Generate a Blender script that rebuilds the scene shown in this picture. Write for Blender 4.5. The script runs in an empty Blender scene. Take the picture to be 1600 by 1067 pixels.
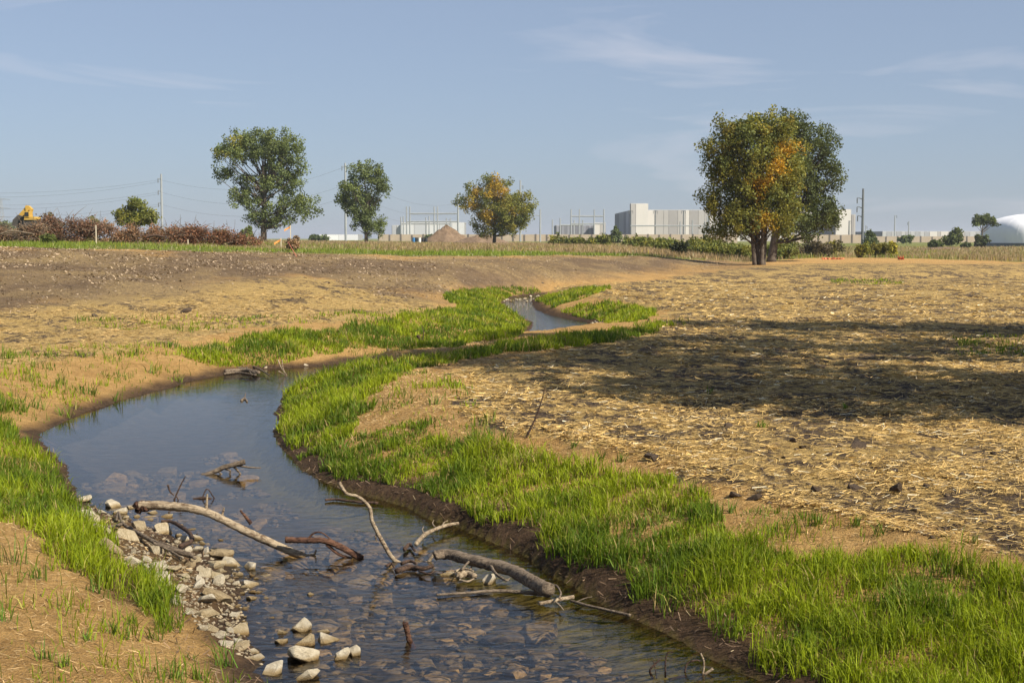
import bpy, bmesh, math, random
import numpy as np
from mathutils import Vector, Matrix

# ------------------------------------------------------------------ camera, sky, sun, exposure
SC = bpy.context.scene
COL = SC.collection
F = 2222.0            # focal length in photograph pixels (1600 wide)
HC = 2.8              # camera height above the water
TH = math.atan(161.0 / F)
cam_d = bpy.data.cameras.new('camera')
cam = bpy.data.objects.new('camera', cam_d)
COL.objects.link(cam)
cam_d.sensor_width = 36.0
cam_d.lens = F / 1600 * 36
cam_d.clip_start = 0.1
cam_d.clip_end = 20000
cam.location = (0, 0, HC)
cam.rotation_euler = (math.pi / 2 - TH, 0, 0)
SC.camera = cam

SUN_AZ = math.radians(126)      # clockwise from +Y
SUN_EL = math.radians(42)
CLX, CLZ = 11.0, 7.3             # drift of the cirrus
W = bpy.data.worlds.new('World')
SC.world = W
W.use_nodes = True
wn, wl = W.node_tree.nodes, W.node_tree.links
wn.clear()
w_out = wn.new('ShaderNodeOutputWorld')
w_bg = wn.new('ShaderNodeBackground')
w_sky = wn.new('ShaderNodeTexSky')
w_sky.sky_type = 'NISHITA'
w_sky.sun_disc = False
w_sky.sun_elevation = SUN_EL
w_sky.sun_rotation = SUN_AZ
w_sky.air_density = 1.0
w_sky.dust_density = 0.45
w_sky.ozone_density = 8.0
w_sky.altitude = 200
w_bg.inputs['Strength'].default_value = 0.064
w_tc = wn.new('ShaderNodeTexCoord')
w_map = wn.new('ShaderNodeMapping')
w_map.inputs['Rotation'].default_value = (0, math.radians(-13), 0)
w_map.inputs['Scale'].default_value = (4.2, 2.0, 26.0)
w_map.inputs['Location'].default_value = (CLX, 0.0, CLZ)
w_no = wn.new('ShaderNodeTexNoise')
w_no.inputs['Scale'].default_value = 1.0
w_no.inputs['Detail'].default_value = 4.0
w_no.inputs['Roughness'].default_value = 0.5
w_no.inputs['Distortion'].default_value = 0.9
w_rmp = wn.new('ShaderNodeValToRGB')
w_rmp.color_ramp.elements[0].position = 0.57
w_rmp.color_ramp.elements[0].color = (0, 0, 0, 1)
w_rmp.color_ramp.elements[1].position = 0.80
w_rmp.color_ramp.elements[1].color = (0.40, 0.40, 0.40, 1)
w_hs = wn.new('ShaderNodeHueSaturation')
w_hs.inputs['Saturation'].default_value = 0.76
w_hs.inputs['Value'].default_value = 1.0
w_mix = wn.new('ShaderNodeMixRGB')
w_mix.inputs['Color2'].default_value = (9.0, 8.6, 8.8, 1)
wl.new(w_tc.outputs['Generated'], w_map.inputs['Vector'])
wl.new(w_map.outputs['Vector'], w_no.inputs['Vector'])
wl.new(w_no.outputs['Fac'], w_rmp.inputs['Fac'])
wl.new(w_rmp.outputs['Color'], w_mix.inputs['Fac'])
wl.new(w_sky.outputs['Color'], w_hs.inputs['Color'])
w_hz = wn.new('ShaderNodeMixRGB')          # thin even veil of haze over the whole sky
w_hz.inputs['Fac'].default_value = 0.40
w_hz.inputs['Color2'].default_value = (3.9, 4.85, 6.1, 1)
wl.new(w_hs.outputs['Color'], w_hz.inputs['Color1'])
wl.new(w_hz.outputs['Color'], w_mix.inputs['Color1'])
w_tint = wn.new('ShaderNodeMixRGB'); w_tint.blend_type = 'MULTIPLY'; w_tint.inputs['Fac'].default_value = 1.0
w_tint.inputs['Color2'].default_value = (0.995, 0.985, 1.015, 1)
wl.new(w_mix.outputs['Color'], w_tint.inputs['Color1'])
wl.new(w_tint.outputs['Color'], w_bg.inputs['Color'])
wl.new(w_bg.outputs['Background'], w_out.inputs['Surface'])

sun_d = bpy.data.lights.new('sun', 'SUN')
sun_d.energy = 5.0
sun_d.angle = math.radians(0.5)
sun_d.color = (1.0, 0.925, 0.80)
sun = bpy.data.objects.new('sun', sun_d)
COL.objects.link(sun)
to_sun = Vector((math.sin(SUN_AZ) * math.cos(SUN_EL), math.cos(SUN_AZ) * math.cos(SUN_EL), math.sin(SUN_EL)))
sun.rotation_euler = to_sun.to_track_quat('Z', 'Y').to_euler()
sun.location = (30, -20, 40)

SC.view_settings.view_transform = 'Standard'
SC.view_settings.look = 'None'
SC.view_settings.exposure = 0.62
SC.view_settings.gamma = 1.0
SC.view_settings.use_curve_mapping = False
SC.render.engine = 'CYCLES'
SC.cycles.use_denoising = True
SC.cycles.max_bounces = 8
SC.cycles.transparent_max_bounces = 16
SC.cycles.caustics_reflective = False
SC.cycles.caustics_refractive = False

RNG = np.random.default_rng(7)
random.seed(7)

# ------------------------------------------------------------------ helpers: tags, pixels, noise
def tag(o, label=None, cat=None, group=None, kind=None):
    if label: o['label'] = label
    if cat: o['category'] = cat
    if group: o['group'] = group
    if kind: o['kind'] = kind
    return o

def empty(name, loc, label=None, cat=None, group=None):
    o = bpy.data.objects.new(name, None)
    o.empty_display_size = 0.2
    o.location = loc
    COL.objects.link(o)
    return tag(o, label, cat, group)

def link(name, me, parent=None, loc=None):
    o = bpy.data.objects.new(name, me)
    COL.objects.link(o)
    if parent is not None: o.parent = parent
    if loc is not None: o.location = loc
    return o

CT, ST = math.cos(TH), math.sin(TH)

def project(x, y, z):
    dz = z - HC
    dep = np.maximum(y * CT - dz * ST, 0.05)
    return 800 + F * x / dep, 533.5 - F * (y * ST + dz * CT) / dep

def ray(px, py):
    a, b = (px - 800) / F, (533.5 - py) / F
    return a, CT + b * ST, -ST + b * CT

def on_z(px, py, z=0.0):
    a, b, c = ray(px, py)
    t = (z - HC) / c
    return Vector((a * t, b * t, z))

def at_y(px, py, y):
    a, b, c = ray(px, py)
    t = y / b
    return Vector((a * t, y, HC + c * t))

def _hash(i, j, s):
    n = (i * 374761393 + j * 668265263 + s * 144665) & 0x7fffffff
    n = ((n ^ (n >> 13)) * 1274126177) & 0x7fffffff
    return ((n ^ (n >> 16)) & 0xffff) / 65535.0

def vnoise(x, y, s=0):
    x = np.asarray(x, float); y = np.asarray(y, float)
    i = np.floor(x).astype(np.int64); j = np.floor(y).astype(np.int64)
    u = x - i; v = y - j
    u = u * u * (3 - 2 * u); v = v * v * (3 - 2 * v)
    a = _hash(i, j, s); b = _hash(i + 1, j, s); c = _hash(i, j + 1, s); d = _hash(i + 1, j + 1, s)
    return (a * (1 - u) + b * u) * (1 - v) + (c * (1 - u) + d * u) * v

def fbm(x, y, s=0, o=3):
    r = 0; a = 0.5; t = 0
    for k in range(o):
        r = r + a * vnoise(x * 2 ** k, y * 2 ** k, s + k); t += a; a *= 0.5
    return r / t

def smooth(a, b, x):
    t = np.clip((x - a) / (b - a), 0, 1)
    return t * t * (3 - 2 * t)

def inside(px, py, poly):
    r = np.zeros(np.shape(px), bool)
    n = len(poly)
    for k in range(n):
        x0, y0 = poly[k]; x1, y1 = poly[(k + 1) % n]
        if y0 == y1: continue
        c = ((y0 > py) != (y1 > py)) & (px < (x1 - x0) * (py - y0) / (y1 - y0) + x0)
        r ^= c
    return r

# ------------------------------------------------------------------ materials
def mat(name):
    m = bpy.data.materials.new(name)
    m.use_nodes = True
    nt = m.node_tree
    b = nt.nodes['Principled BSDF']
    return m, nt, b

def N(nt, kind, **kw):
    n = nt.nodes.new('ShaderNode' + kind)
    for k, v in kw.items():
        if k in n.inputs: n.inputs[k].default_value = v
        else: setattr(n, k, v)
    return n

def noise(nt, scale, detail=4, rough=0.6, vec=None, distortion=0.0):
    n = N(nt, 'TexNoise', Scale=scale, Detail=detail, Roughness=rough, Distortion=distortion)
    if vec is None:
        g = nt.nodes.new('ShaderNodeNewGeometry'); vec = g.outputs['Position']
    nt.links.new(vec, n.inputs['Vector'])
    return n.outputs['Fac']

def ramp(nt, fac, stops):
    r = nt.nodes.new('ShaderNodeValToRGB')
    e = r.color_ramp.elements
    while len(e) < len(stops): e.new(0.5)
    for q, (p, c) in zip(e, stops):
        q.position = p
        q.color = (c, c, c, 1) if isinstance(c, (int, float)) else (*c, 1)
    nt.links.new(fac, r.inputs['Fac'])
    return r.outputs['Color']

def mixc(nt, fac, a, b, blend='MIX'):
    m = nt.nodes.new('ShaderNodeMixRGB'); m.blend_type = blend
    for s, v in (('Fac', fac), ('Color1', a), ('Color2', b)):
        if isinstance(v, (int, float)): m.inputs[s].default_value = v if s == 'Fac' else (v, v, v, 1)
        elif isinstance(v, tuple): m.inputs[s].default_value = (*v, 1)
        else: nt.links.new(v, m.inputs[s])
    return m.outputs['Color']

def math_(nt, op, a, b=0.0):
    m = nt.nodes.new('ShaderNodeMath'); m.operation = op
    for i, v in enumerate((a, b)):
        if isinstance(v, (int, float)): m.inputs[i].default_value = v
        else: nt.links.new(v, m.inputs[i])
    return m.outputs[0]

def bump(nt, b, h, strength=0.5, dist=0.02):
    n = N(nt, 'Bump', Strength=strength, Distance=dist)
    nt.links.new(h, n.inputs['Height'])
    nt.links.new(n.outputs['Normal'], b.inputs['Normal'])

def simple(name, c1, c2, scale=3.0, rough=0.85, bmp=0.3, bscale=None, dist=0.02, obj=True, metallic=0.0, spec=0.3):
    m, nt, b = mat(name)
    vec = None
    if obj:
        tc = nt.nodes.new('ShaderNodeTexCoord'); vec = tc.outputs['Object']
    f = noise(nt, scale, 5, 0.65, vec)
    nt.links.new(ramp(nt, f, [(0.3, c1), (0.7, c2)]), b.inputs['Base Color'])
    b.inputs['Roughness'].default_value = rough
    b.inputs['Metallic'].default_value = metallic
    b.inputs['Specular IOR Level'].default_value = spec
    if bmp:
        bump(nt, b, noise(nt, bscale or scale * 4, 5, 0.7, vec), bmp, dist)
    return m

M = {}
M['limestone'] = simple('limestone', (0.52, 0.44, 0.31), (0.80, 0.74, 0.61), 2.2, 0.9, 0.9, 9, 0.05)
m, nt, b = M['limestone'], M['limestone'].node_tree, M['limestone'].node_tree.nodes['Principled BSDF']
oi = nt.nodes.new('ShaderNodeObjectInfo')
src = b.inputs['Base Color'].links[0].from_socket
t1 = mixc(nt, 1.0, src, ramp(nt, oi.outputs['Random'], [(0.0, (0.55, 0.43, 0.28)), (0.22, (0.82, 0.73, 0.56)), (0.5, (0.97, 0.92, 0.82)), (1.0, (1.08, 1.05, 1.0))]), 'MULTIPLY')
gp = nt.nodes.new('ShaderNodeNewGeometry'); sx = nt.nodes.new('ShaderNodeSeparateXYZ')
nt.links.new(gp.outputs['Position'], sx.inputs[0])
wet = ramp(nt, math_(nt, 'ADD', sx.outputs['Z'], math_(nt, 'MULTIPLY', noise(nt, 9), 0.03)), [(0.012, (0.32, 0.26, 0.16)), (0.028, (0.62, 0.52, 0.36)), (0.05, (1, 1, 1))])
nt.links.new(mixc(nt, 1.0, t1, wet, 'MULTIPLY'), b.inputs['Base Color'])

M['gravel'] = simple('gravel', (0.13, 0.10, 0.065), (0.42, 0.34, 0.22), 9, 0.9, 0.3, 40, obj=False)
M['cobble'] = simple('cobble', (0.11, 0.088, 0.052), (0.33, 0.265, 0.175), 3, 0.7, 0.4, 16)
nt = M['cobble'].node_tree; b = nt.nodes['Principled BSDF']
oi = nt.nodes.new('ShaderNodeObjectInfo')
src = b.inputs['Base Color'].links[0].from_socket
nt.links.new(mixc(nt, 1.0, src, ramp(nt, oi.outputs['Random'], [(0.0, (0.45, 0.42, 0.36)), (0.5, (0.85, 0.82, 0.74)), (0.85, (1.1, 1.0, 0.85)), (1.0, (1.7, 1.5, 1.15))]), 'MULTIPLY'), b.inputs['Base Color'])

def wood(name, c1, c2, rough=0.85):
    m, nt, b = mat(name)
    tc = nt.nodes.new('ShaderNodeTexCoord')
    mp = N(nt, 'Mapping', Scale=(0.3, 1, 1)); nt.links.new(tc.outputs['Object'], mp.inputs['Vector'])
    f = noise(nt, 22, 7, 0.75, mp.outputs['Vector'], 1.5)
    nt.links.new(ramp(nt, f, [(0.38, c1), (0.47, tuple(.55 * p + .45 * q for p, q in zip(c1, c2))), (0.56, c2)]), b.inputs['Base Color'])
    b.inputs['Roughness'].default_value = rough
    b.inputs['Specular IOR Level'].default_value = 0.25
    bump(nt, b, noise(nt, 40, 6, 0.75, mp.outputs['Vector'], 0.5), 1.0, 0.03)
    return m
M['pale_wood'] = wood('pale_wood', (0.13, 0.08, 0.045), (0.47, 0.37, 0.245))
M['grey_wood'] = wood('grey_wood', (0.07, 0.05, 0.035), (0.27, 0.205, 0.14))
M['dark_wood'] = wood('dark_wood', (0.03, 0.02, 0.014), (0.12, 0.07, 0.045))
M['red_wood'] = wood('red_wood', (0.04, 0.018, 0.012), (0.17, 0.085, 0.05))
M['bark'] = simple('bark', (0.05, 0.036, 0.025), (0.15, 0.12, 0.09), 3, 0.95, 0.6, 12, 0.04)
M['clod'] = simple('clod', (0.05, 0.034, 0.022), (0.15, 0.105, 0.07), 9, 0.95, 0.8, 30, 0.03)
M['dirt_heap'] = simple('dirt_heap', (0.13, 0.085, 0.05), (0.26, 0.18, 0.115), 1.2, 0.95, 0.8, 5, 0.2)
M['galvanised'] = simple('galvanised', (0.30, 0.315, 0.32), (0.40, 0.415, 0.42), 0.4, 0.55, 0.0, metallic=0.2)
M['dark_steel'] = simple('dark_steel', (0.10, 0.11, 0.11), (0.17, 0.18, 0.18), 0.4, 0.6, 0.0)
M['wire'] = simple('wire', (0.12, 0.12, 0.13), (0.16, 0.16, 0.17), 0.4, 0.6, 0.0)
M['tan_wall'] = simple('tan_wall', (0.40, 0.32, 0.23), (0.47, 0.38, 0.28), 0.3, 0.9, 0.0)
M['wall_post'] = simple('wall_post', (0.13, 0.105, 0.08), (0.18, 0.15, 0.12), 0.5, 0.9, 0.0)
M['yellow_paint'] = simple('yellow_paint', (0.46, 0.28, 0.05), (0.56, 0.36, 0.08), 1.0, 0.5, 0.0)
M['black_glass'] = simple('black_glass', (0.02, 0.025, 0.03), (0.04, 0.045, 0.05), 1.0, 0.15, 0.0)
M['track_steel'] = simple('track_steel', (0.05, 0.045, 0.04), (0.09, 0.08, 0.07), 2.0, 0.8, 0.0)
M['white_fabric'] = simple('white_fabric', (0.74, 0.74, 0.76), (0.82, 0.82, 0.83), 0.15, 0.75, 0.15, 0.5, 0.1)
M['stake_wood'] = simple('stake_wood', (0.60, 0.50, 0.36), (0.72, 0.62, 0.46), 3, 0.8, 0.0)
M['orange_tape'] = simple('orange_tape', (0.85, 0.30, 0.06), (0.9, 0.38, 0.10), 3, 0.6, 0.0)
M['orange_net'] = simple('orange_net', (0.5, 0.13, 0.06), (0.6, 0.19, 0.08), 3, 0.6, 0.0)
M['blue_plastic'] = simple('blue_plastic', (0.04, 0.16, 0.36), (0.06, 0.22, 0.45), 2, 0.5, 0.0)
M['white_plastic'] = simple('white_plastic', (0.68, 0.68, 0.66), (0.75, 0.75, 0.73), 2, 0.5, 0.0)
M['black_plastic'] = simple('black_plastic', (0.02, 0.02, 0.02), (0.035, 0.035, 0.035), 2, 0.5, 0.0)
PANEL = {}
def panel_mat(c):
    k = tuple(round(v, 3) for v in c)
    if k not in PANEL:
        PANEL[k] = simple('wall_panel', tuple(v * 0.94 for v in c), tuple(min(1, v * 1.04) for v in c), 0.12, 0.8, 0.0)
    return PANEL[k]

def leafy(name, trans=0.35, rough=0.6, gain=1.0):
    """leaf or blade: colour from the 'tint' attribute, some light passing through"""
    m = bpy.data.materials.new(name); m.use_nodes = True
    nt = m.node_tree; nt.nodes.clear()
    out = nt.nodes.new('ShaderNodeOutputMaterial')
    at = N(nt, 'Attribute', attribute_name='tint')
    p = nt.nodes.new('ShaderNodeBsdfPrincipled')
    p.inputs['Roughness'].default_value = rough
    p.inputs['Specular IOR Level'].default_value = 0.25
    tr = nt.nodes.new('ShaderNodeBsdfTranslucent')
    mx = nt.nodes.new('ShaderNodeMixShader'); mx.inputs[0].default_value = trans
    c2 = mixc(nt, 1.0, at.outputs['Color'], (1.25 * gain, 1.2 * gain, 0.7 * gain), 'MULTIPLY')
    nt.links.new(at.outputs['Color'], p.inputs['Base Color'])
    nt.links.new(c2, tr.inputs['Color'])
    nt.links.new(p.outputs[0], mx.inputs[1]); nt.links.new(tr.outputs[0], mx.inputs[2])
    nt.links.new(mx.outputs[0], out.inputs['Surface'])
    return m
M['grass'] = leafy('grass_blade', 0.33)
M['leaf'] = leafy('leaf', 0.34)
M['straw'] = leafy('straw', 0.1, 0.55)

def bed_colour(nt, pos):
    c = ramp(nt, noise(nt, 5, 6, 0.7, pos), [(0.3, (0.03, 0.025, 0.017)), (0.7, (0.095, 0.075, 0.05))])
    alg = N(nt, 'Attribute', attribute_name='algae')
    return mixc(nt, alg.outputs['Fac'], c, ramp(nt, noise(nt, 11, 5, 0.7, pos), [(0.3, (0.08, 0.075, 0.01)), (0.7, (0.24, 0.20, 0.025))]))

# ground: mat (default), straw field, bare berm soil, meadow, wet bank soil
m, nt, b = mat('ground_soil')
a1 = N(nt, 'Attribute', attribute_name='zone')
sep = nt.nodes.new('ShaderNodeSeparateColor'); nt.links.new(a1.outputs['Color'], sep.inputs[0])
wz = N(nt, 'Attribute', attribute_name='wetness')
gz = nt.nodes.new('ShaderNodeNewGeometry'); pos = gz.outputs['Position']
mpx = N(nt, 'Mapping', Scale=(1, 0.55, 1)); nt.links.new(pos, mpx.inputs['Vector'])
# jute matting
fib = noise(nt, 90, 3, 0.7, pos)
matc = ramp(nt, noise(nt, 2.2, 6, 0.7, pos), [(0.25, (0.42, 0.25, 0.09)), (0.5, (0.57, 0.355, 0.135)), (0.75, (0.64, 0.42, 0.175))])
matc = mixc(nt, 0.7, matc, ramp(nt, fib, [(0.3, (0.40, 0.36, 0.32)), (0.6, (1.18, 1.15, 1.08))]), 'MULTIPLY')
matc = mixc(nt, 0.6, matc, ramp(nt, noise(nt, 13, 5, 0.75, pos, 1.0), [(0.34, (0.50, 0.44, 0.36)), (0.55, (1.08, 1.06, 1.02))]), 'MULTIPLY')
wv1 = N(nt, 'TexWave', Scale=14.0, Distortion=1.5, Detail=1.0); wv1.bands_direction = 'X'
wv2 = N(nt, 'TexWave', Scale=14.0, Distortion=1.5, Detail=1.0); wv2.bands_direction = 'Y'
nt.links.new(pos, wv1.inputs['Vector']); nt.links.new(pos, wv2.inputs['Vector'])
net = math_(nt, 'MAXIMUM', wv1.outputs['Fac'], wv2.outputs['Fac'])
matc = mixc(nt, ramp(nt, noise(nt, 0.8, 3, 0.6, pos), [(0.45, 0.0), (0.62, 0.55)]), matc, mixc(nt, 1.0, matc, ramp(nt, net, [(0.45, (0.42, 0.38, 0.33)), (0.85, (1.1, 1.08, 1.04))]), 'MULTIPLY'))
# straw over dark soil
soil = ramp(nt, noise(nt, 6, 6, 0.7, pos), [(0.3, (0.05, 0.035, 0.024)), (0.7, (0.14, 0.098, 0.066))])
stc = ramp(nt, noise(nt, 34, 5, 0.75, mpx.outputs['Vector'], 1.2), [(0.30, (0.11, 0.075, 0.038)), (0.48, (0.46, 0.305, 0.105)), (0.66, (0.70, 0.485, 0.185))])
cover = math_(nt, 'ADD', math_(nt, 'MULTIPLY', noise(nt, 0.9, 5, 0.7, mpx.outputs['Vector'], 0.8), 0.5), math_(nt, 'MULTIPLY', noise(nt, 5.5, 5, 0.75, mpx.outputs['Vector'], 0.6), 0.5))
cover = math_(nt, 'ADD', cover, a1.outputs['Alpha'])
strawc = mixc(nt, ramp(nt, cover, [(0.455, 0.0), (0.52, 1.0)]), soil, stc)
# berm: grey brown soil with pale chips and straw drifts
bs = ramp(nt, noise(nt, 2.0, 6, 0.7, pos), [(0.3, (0.105, 0.068, 0.038)), (0.7, (0.24, 0.162, 0.09))])
vor = N(nt, 'TexVoronoi', Scale=9.0); nt.links.new(pos, vor.inputs['Vector'])
chips = ramp(nt, vor.outputs['Distance'], [(0.10, 1.0), (0.25, 0.0)])
bs = mixc(nt, math_(nt, 'MULTIPLY', chips, ramp(nt, noise(nt, 3, 3, 0.6, pos), [(0.42, 0.0), (0.6, 0.75)])), bs, (0.36, 0.285, 0.20))
drift = ramp(nt, noise(nt, 0.16, 5, 0.65, mpx.outputs['Vector'], 1.0), [(0.45, 0.0), (0.63, 0.85)])
bs = mixc(nt, drift, bs, ramp(nt, noise(nt, 8, 5, 0.7, pos), [(0.35, (0.16, 0.11, 0.06)), (0.6, (0.46, 0.32, 0.14))]))
# meadow
md = ramp(nt, noise(nt, 0.35, 5, 0.65, pos), [(0.3, (0.11, 0.135, 0.025)), (0.55, (0.17, 0.175, 0.04)), (0.75, (0.26, 0.205, 0.085))])
c = mixc(nt, sep.outputs[0], matc, strawc)
c = mixc(nt, sep.outputs[1], c, bs)
c = mixc(nt, sep.outputs[2], c, md)
wetc = ramp(nt, noise(nt, 16, 6, 0.75, pos), [(0.3, (0.03, 0.018, 0.010)), (0.7, (0.15, 0.090, 0.050))])
c = mixc(nt, wz.outputs['Fac'], c, wetc)
uw = N(nt, 'Attribute', attribute_name='underwater')
c = mixc(nt, uw.outputs['Fac'], c, bed_colour(nt, pos))
nt.links.new(c, b.inputs['Base Color'])
b.inputs['Roughness'].default_value = 0.95
b.inputs['Specular IOR Level'].default_value = 0.15
hgt = math_(nt, 'ADD', math_(nt, 'MULTIPLY', noise(nt, 28, 6, 0.75, pos), 1.0), math_(nt, 'MULTIPLY', noise(nt, 5, 5, 0.7, pos), 1.6))
bump(nt, b, hgt, 1.0, 0.075)
M['ground'] = m

m, nt, b = mat('stream_bed_silt')
gz = nt.nodes.new('ShaderNodeNewGeometry'); pos = gz.outputs['Position']
c = bed_colour(nt, pos)
nt.links.new(c, b.inputs['Base Color'])
b.inputs['Roughness'].default_value = 0.9
bump(nt, b, noise(nt, 25, 5, 0.7, pos), 0.7, 0.02)
M['bed'] = m

# water: clear, tinted, mirror by Fresnel, fine ripples
m = bpy.data.materials.new('clear_water'); m.use_nodes = True
nt = m.node_tree; nt.nodes.clear()
out = nt.nodes.new('ShaderNodeOutputMaterial')
tp = nt.nodes.new('ShaderNodeBsdfTransparent'); tp.inputs['Color'].default_value = (0.86, 0.79, 0.66, 1)
gl = nt.nodes.new('ShaderNodeBsdfGlossy'); gl.inputs['Roughness'].default_value = 0.015
fr = N(nt, 'Fresnel', IOR=1.33)
mx = nt.nodes.new('ShaderNodeMixShader')
gz = nt.nodes.new('ShaderNodeNewGeometry')
mp1 = N(nt, 'Mapping', Scale=(0.6, 1.4, 1)); nt.links.new(gz.outputs['Position'], mp1.inputs['Vector'])
n1 = noise(nt, 5.5, 3, 0.55, mp1.outputs['Vector'], 0.6)
sxy = nt.nodes.new('ShaderNodeSeparateXYZ'); nt.links.new(gz.outputs['Position'], sxy.inputs[0])
amp = ramp(nt, math_(nt, 'MULTIPLY', sxy.outputs['Y'], 0.02), [(0.22, 0.85), (0.31, 0.25), (0.5, 0.14), (0.62, 0.8)])
bm_ = N(nt, 'Bump', Distance=0.012)
nt.links.new(amp, bm_.inputs['Strength'])
nt.links.new(n1, bm_.inputs['Height'])
nt.links.new(bm_.outputs['Normal'], gl.inputs['Normal']); nt.links.new(bm_.outputs['Normal'], fr.inputs['Normal'])
nt.links.new(fr.outputs[0], mx.inputs[0]); nt.links.new(tp.outputs[0], mx.inputs[1]); nt.links.new(gl.outputs[0], mx.inputs[2])
nt.links.new(mx.outputs[0], out.inputs['Surface'])
M['water'] = m

# ------------------------------------------------------------------ terrain
def wpx(L): return [tuple(on_z(a, c, 0.0)[:2]) for a, c in L]
RIGHT = [(8.6, -16), (7.6, -5), (5.9, 0), (3.4, 5)] + wpx([(1265, 1100), (1150, 1048), (1040, 992), (950, 948), (870, 900), (790, 852), (720, 826), (650, 800), (585, 778), (520, 757), (470, 733), (442, 703), (430, 665), (434, 640), (446, 615), (475, 596), (540, 582), (640, 566), (760, 550), (870, 534), (930, 519), (945, 511), (900, 500), (862, 493), (838, 484), (833, 474), (850, 466)]) + [(7.0, 70.5), (18, 76), (40, 90), (80, 120)]
LEFT = [(5.2, -16), (4.4, -5), (3.4, 0), (1.0, 5)] + wpx([(440, 1085), (395, 1035), (375, 985), (372, 945), (368, 910), (330, 872), (270, 840), (190, 812), (128, 785), (112, 750), (96, 715), (70, 686), (85, 668), (150, 640), (240, 612), (330, 590), (400, 578), (500, 572), (580, 562), (660, 551), (740, 541), (806, 526), (836, 508), (818, 497), (797, 485), (786, 477), (796, 469), (820, 462)]) + [(5.0, 75), (16, 80), (38, 94), (77, 124)]
RIGHT = np.array(RIGHT); LEFT = np.array(LEFT)
def resample(P, n=3):
    """Catmull-Rom so the banks curve"""
    Q = np.vstack([2 * P[0] - P[1], P, 2 * P[-1] - P[-2]]); o = []
    for k in range(1, len(Q) - 2):
        p0, p1, p2, p3 = Q[k - 1:k + 3]
        for t in np.arange(n) / n:
            o.append(0.5 * (2 * p1 + (p2 - p0) * t + (2 * p0 - 5 * p1 + 4 * p2 - p3) * t * t + (3 * p1 - p0 - 3 * p2 + p3) * t ** 3))
    o.append(P[-1]); return np.array(o)
RIGHT = resample(RIGHT); LEFT = resample(LEFT)
WPOLY = np.vstack([RIGHT, LEFT[::-1]])

def pdist(x, y, P):
    d = np.full(x.shape, 1e9)
    for k in range(len(P) - 1):
        ax, ay = P[k]; bx, by = P[k + 1] - P[k]
        L = bx * bx + by * by
        t = np.clip(((x - ax) * bx + (y - ay) * by) / L, 0, 1)
        d = np.minimum(d, (x - ax - t * bx) ** 2 + (y - ay - t * by) ** 2)
    return np.sqrt(d)

TPX = [-500, 0, 300, 640, 850, 1000, 1170, 1400]
TOE = [26, 31, 37, 45, 60, 76, 104, 135]
BRO = [54, 57, 65, 77, 91, 103, 120, 155]
BZ = [2.45, 2.41, 2.24, 1.80, 1.62, 1.54, 0.80, 0.80]

def terrain(x, y):
    wob = (fbm(x * 1.7, y * 1.7, 3) - 0.5) * 0.22 * np.clip(y / 12, 0.5, 2.0)
    dR = pdist(x, y, RIGHT); dL = pdist(x, y, LEFT)
    ins = inside(x, y, WPOLY)
    sd = np.where(ins, -np.minimum(dR, dL), np.minimum(dR, dL)) + wob * 0.6
    w = smooth(-0.15, 0.15, (dL - dR) / (dL + dR + 1e-6))      # 1 = right bank
    lip = 0.07 * smooth(16.5, 14, y) * smooth(9.5, 11.5, y)
    zr = np.interp(sd, [0, 0.08, 0.3, 0.9, 1.9, 3.5, 60], [0, 0.05, 0.13, 0.36, 0.64, 0.72, 0.80]) + lip * smooth(0.0, 0.08, sd) * smooth(1.2, 0.3, sd)
    zl = np.interp(sd, [0, 0.15, 0.5, 1.2, 2.5, 5, 12, 60], [0, 0.05, 0.15, 0.32, 0.52, 0.66, 0.85, 1.0])
    z = zr * w + zl * (1 - w)
    deep = np.interp(y, [0, 13, 16, 24, 40], [1.0, 1.0, 1.6, 2.0, 1.2])
    zb = np.interp(-sd, [0, 0.12, 0.5, 1.5], [0, -0.06, -0.15, -0.21]) * deep
    bar = smooth(1.1, 0.3, dL) * smooth(18, 15, y) * smooth(6, 9, y)
    zb = zb * (1 - 0.65 * bar)
    z = np.where(sd > 0, z, zb)
    out = smooth(0.0, 0.8, sd)
    px = 800 + F * x / np.maximum(y, 6)
    toe = np.interp(px, TPX, TOE); bro = np.interp(px, TPX, BRO); bz = np.interp(px, TPX, BZ)
    k = smooth(0, 1, (y - toe) / (bro - toe)) * smooth(0.3, 3.0, sd)
    z = z * (1 - k) + bz * k
    far = smooth(350, 1200, y)
    z = z * (1 - far) + 1.4 * far
    z = z + out * ((fbm(x * 0.35, y * 0.35, 11) - 0.5) * 0.16 + (fbm(x * 2.3, y * 2.3, 17) - 0.5) * 0.055 + (fbm(x * 7, y * 7, 23, 2) - 0.5) * 0.03)
    z = z + k * (fbm(x * 0.2, y * 0.2, 31) - 0.5) * 0.3 * smooth(300, 100, y)
    z = np.where(sd <= 0, z + (fbm(x * 3, y * 3, 41) - 0.5) * 0.05, z)
    return z, sd, w

def axis(segs):
    o = [segs[0][0]]
    for a, b_, s in segs:
        n = max(1, int(round((b_ - a) / s))); o += list(a + (b_ - a) * (np.arange(n) + 1) / n)
    return o
def grow(a, s, g, end):
    o = []
    while a < end:
        a += s; s *= g; o.append(a)
    return o
xh = axis([(0, 6, 0.085), (6, 14, 0.22)]); xh += grow(14, 0.3, 1.075, 6000)
XS = np.array([-v for v in xh[:0:-1]] + xh)
ys = axis([(-60, -10, 10), (-10, 4, 1.0), (4, 20, 0.085), (20, 45, 0.17), (45, 80, 0.33)]); ys += grow(80, 0.4, 1.045, 9000)
YS = np.array(ys)
GX, GY = np.meshgrid(XS, YS)
GZ, GSD, GW = terrain(GX.ravel(), GY.ravel())
GZ = GZ.reshape(GX.shape); GSD = GSD.reshape(GX.shape); GW = GW.reshape(GX.shape)

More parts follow.
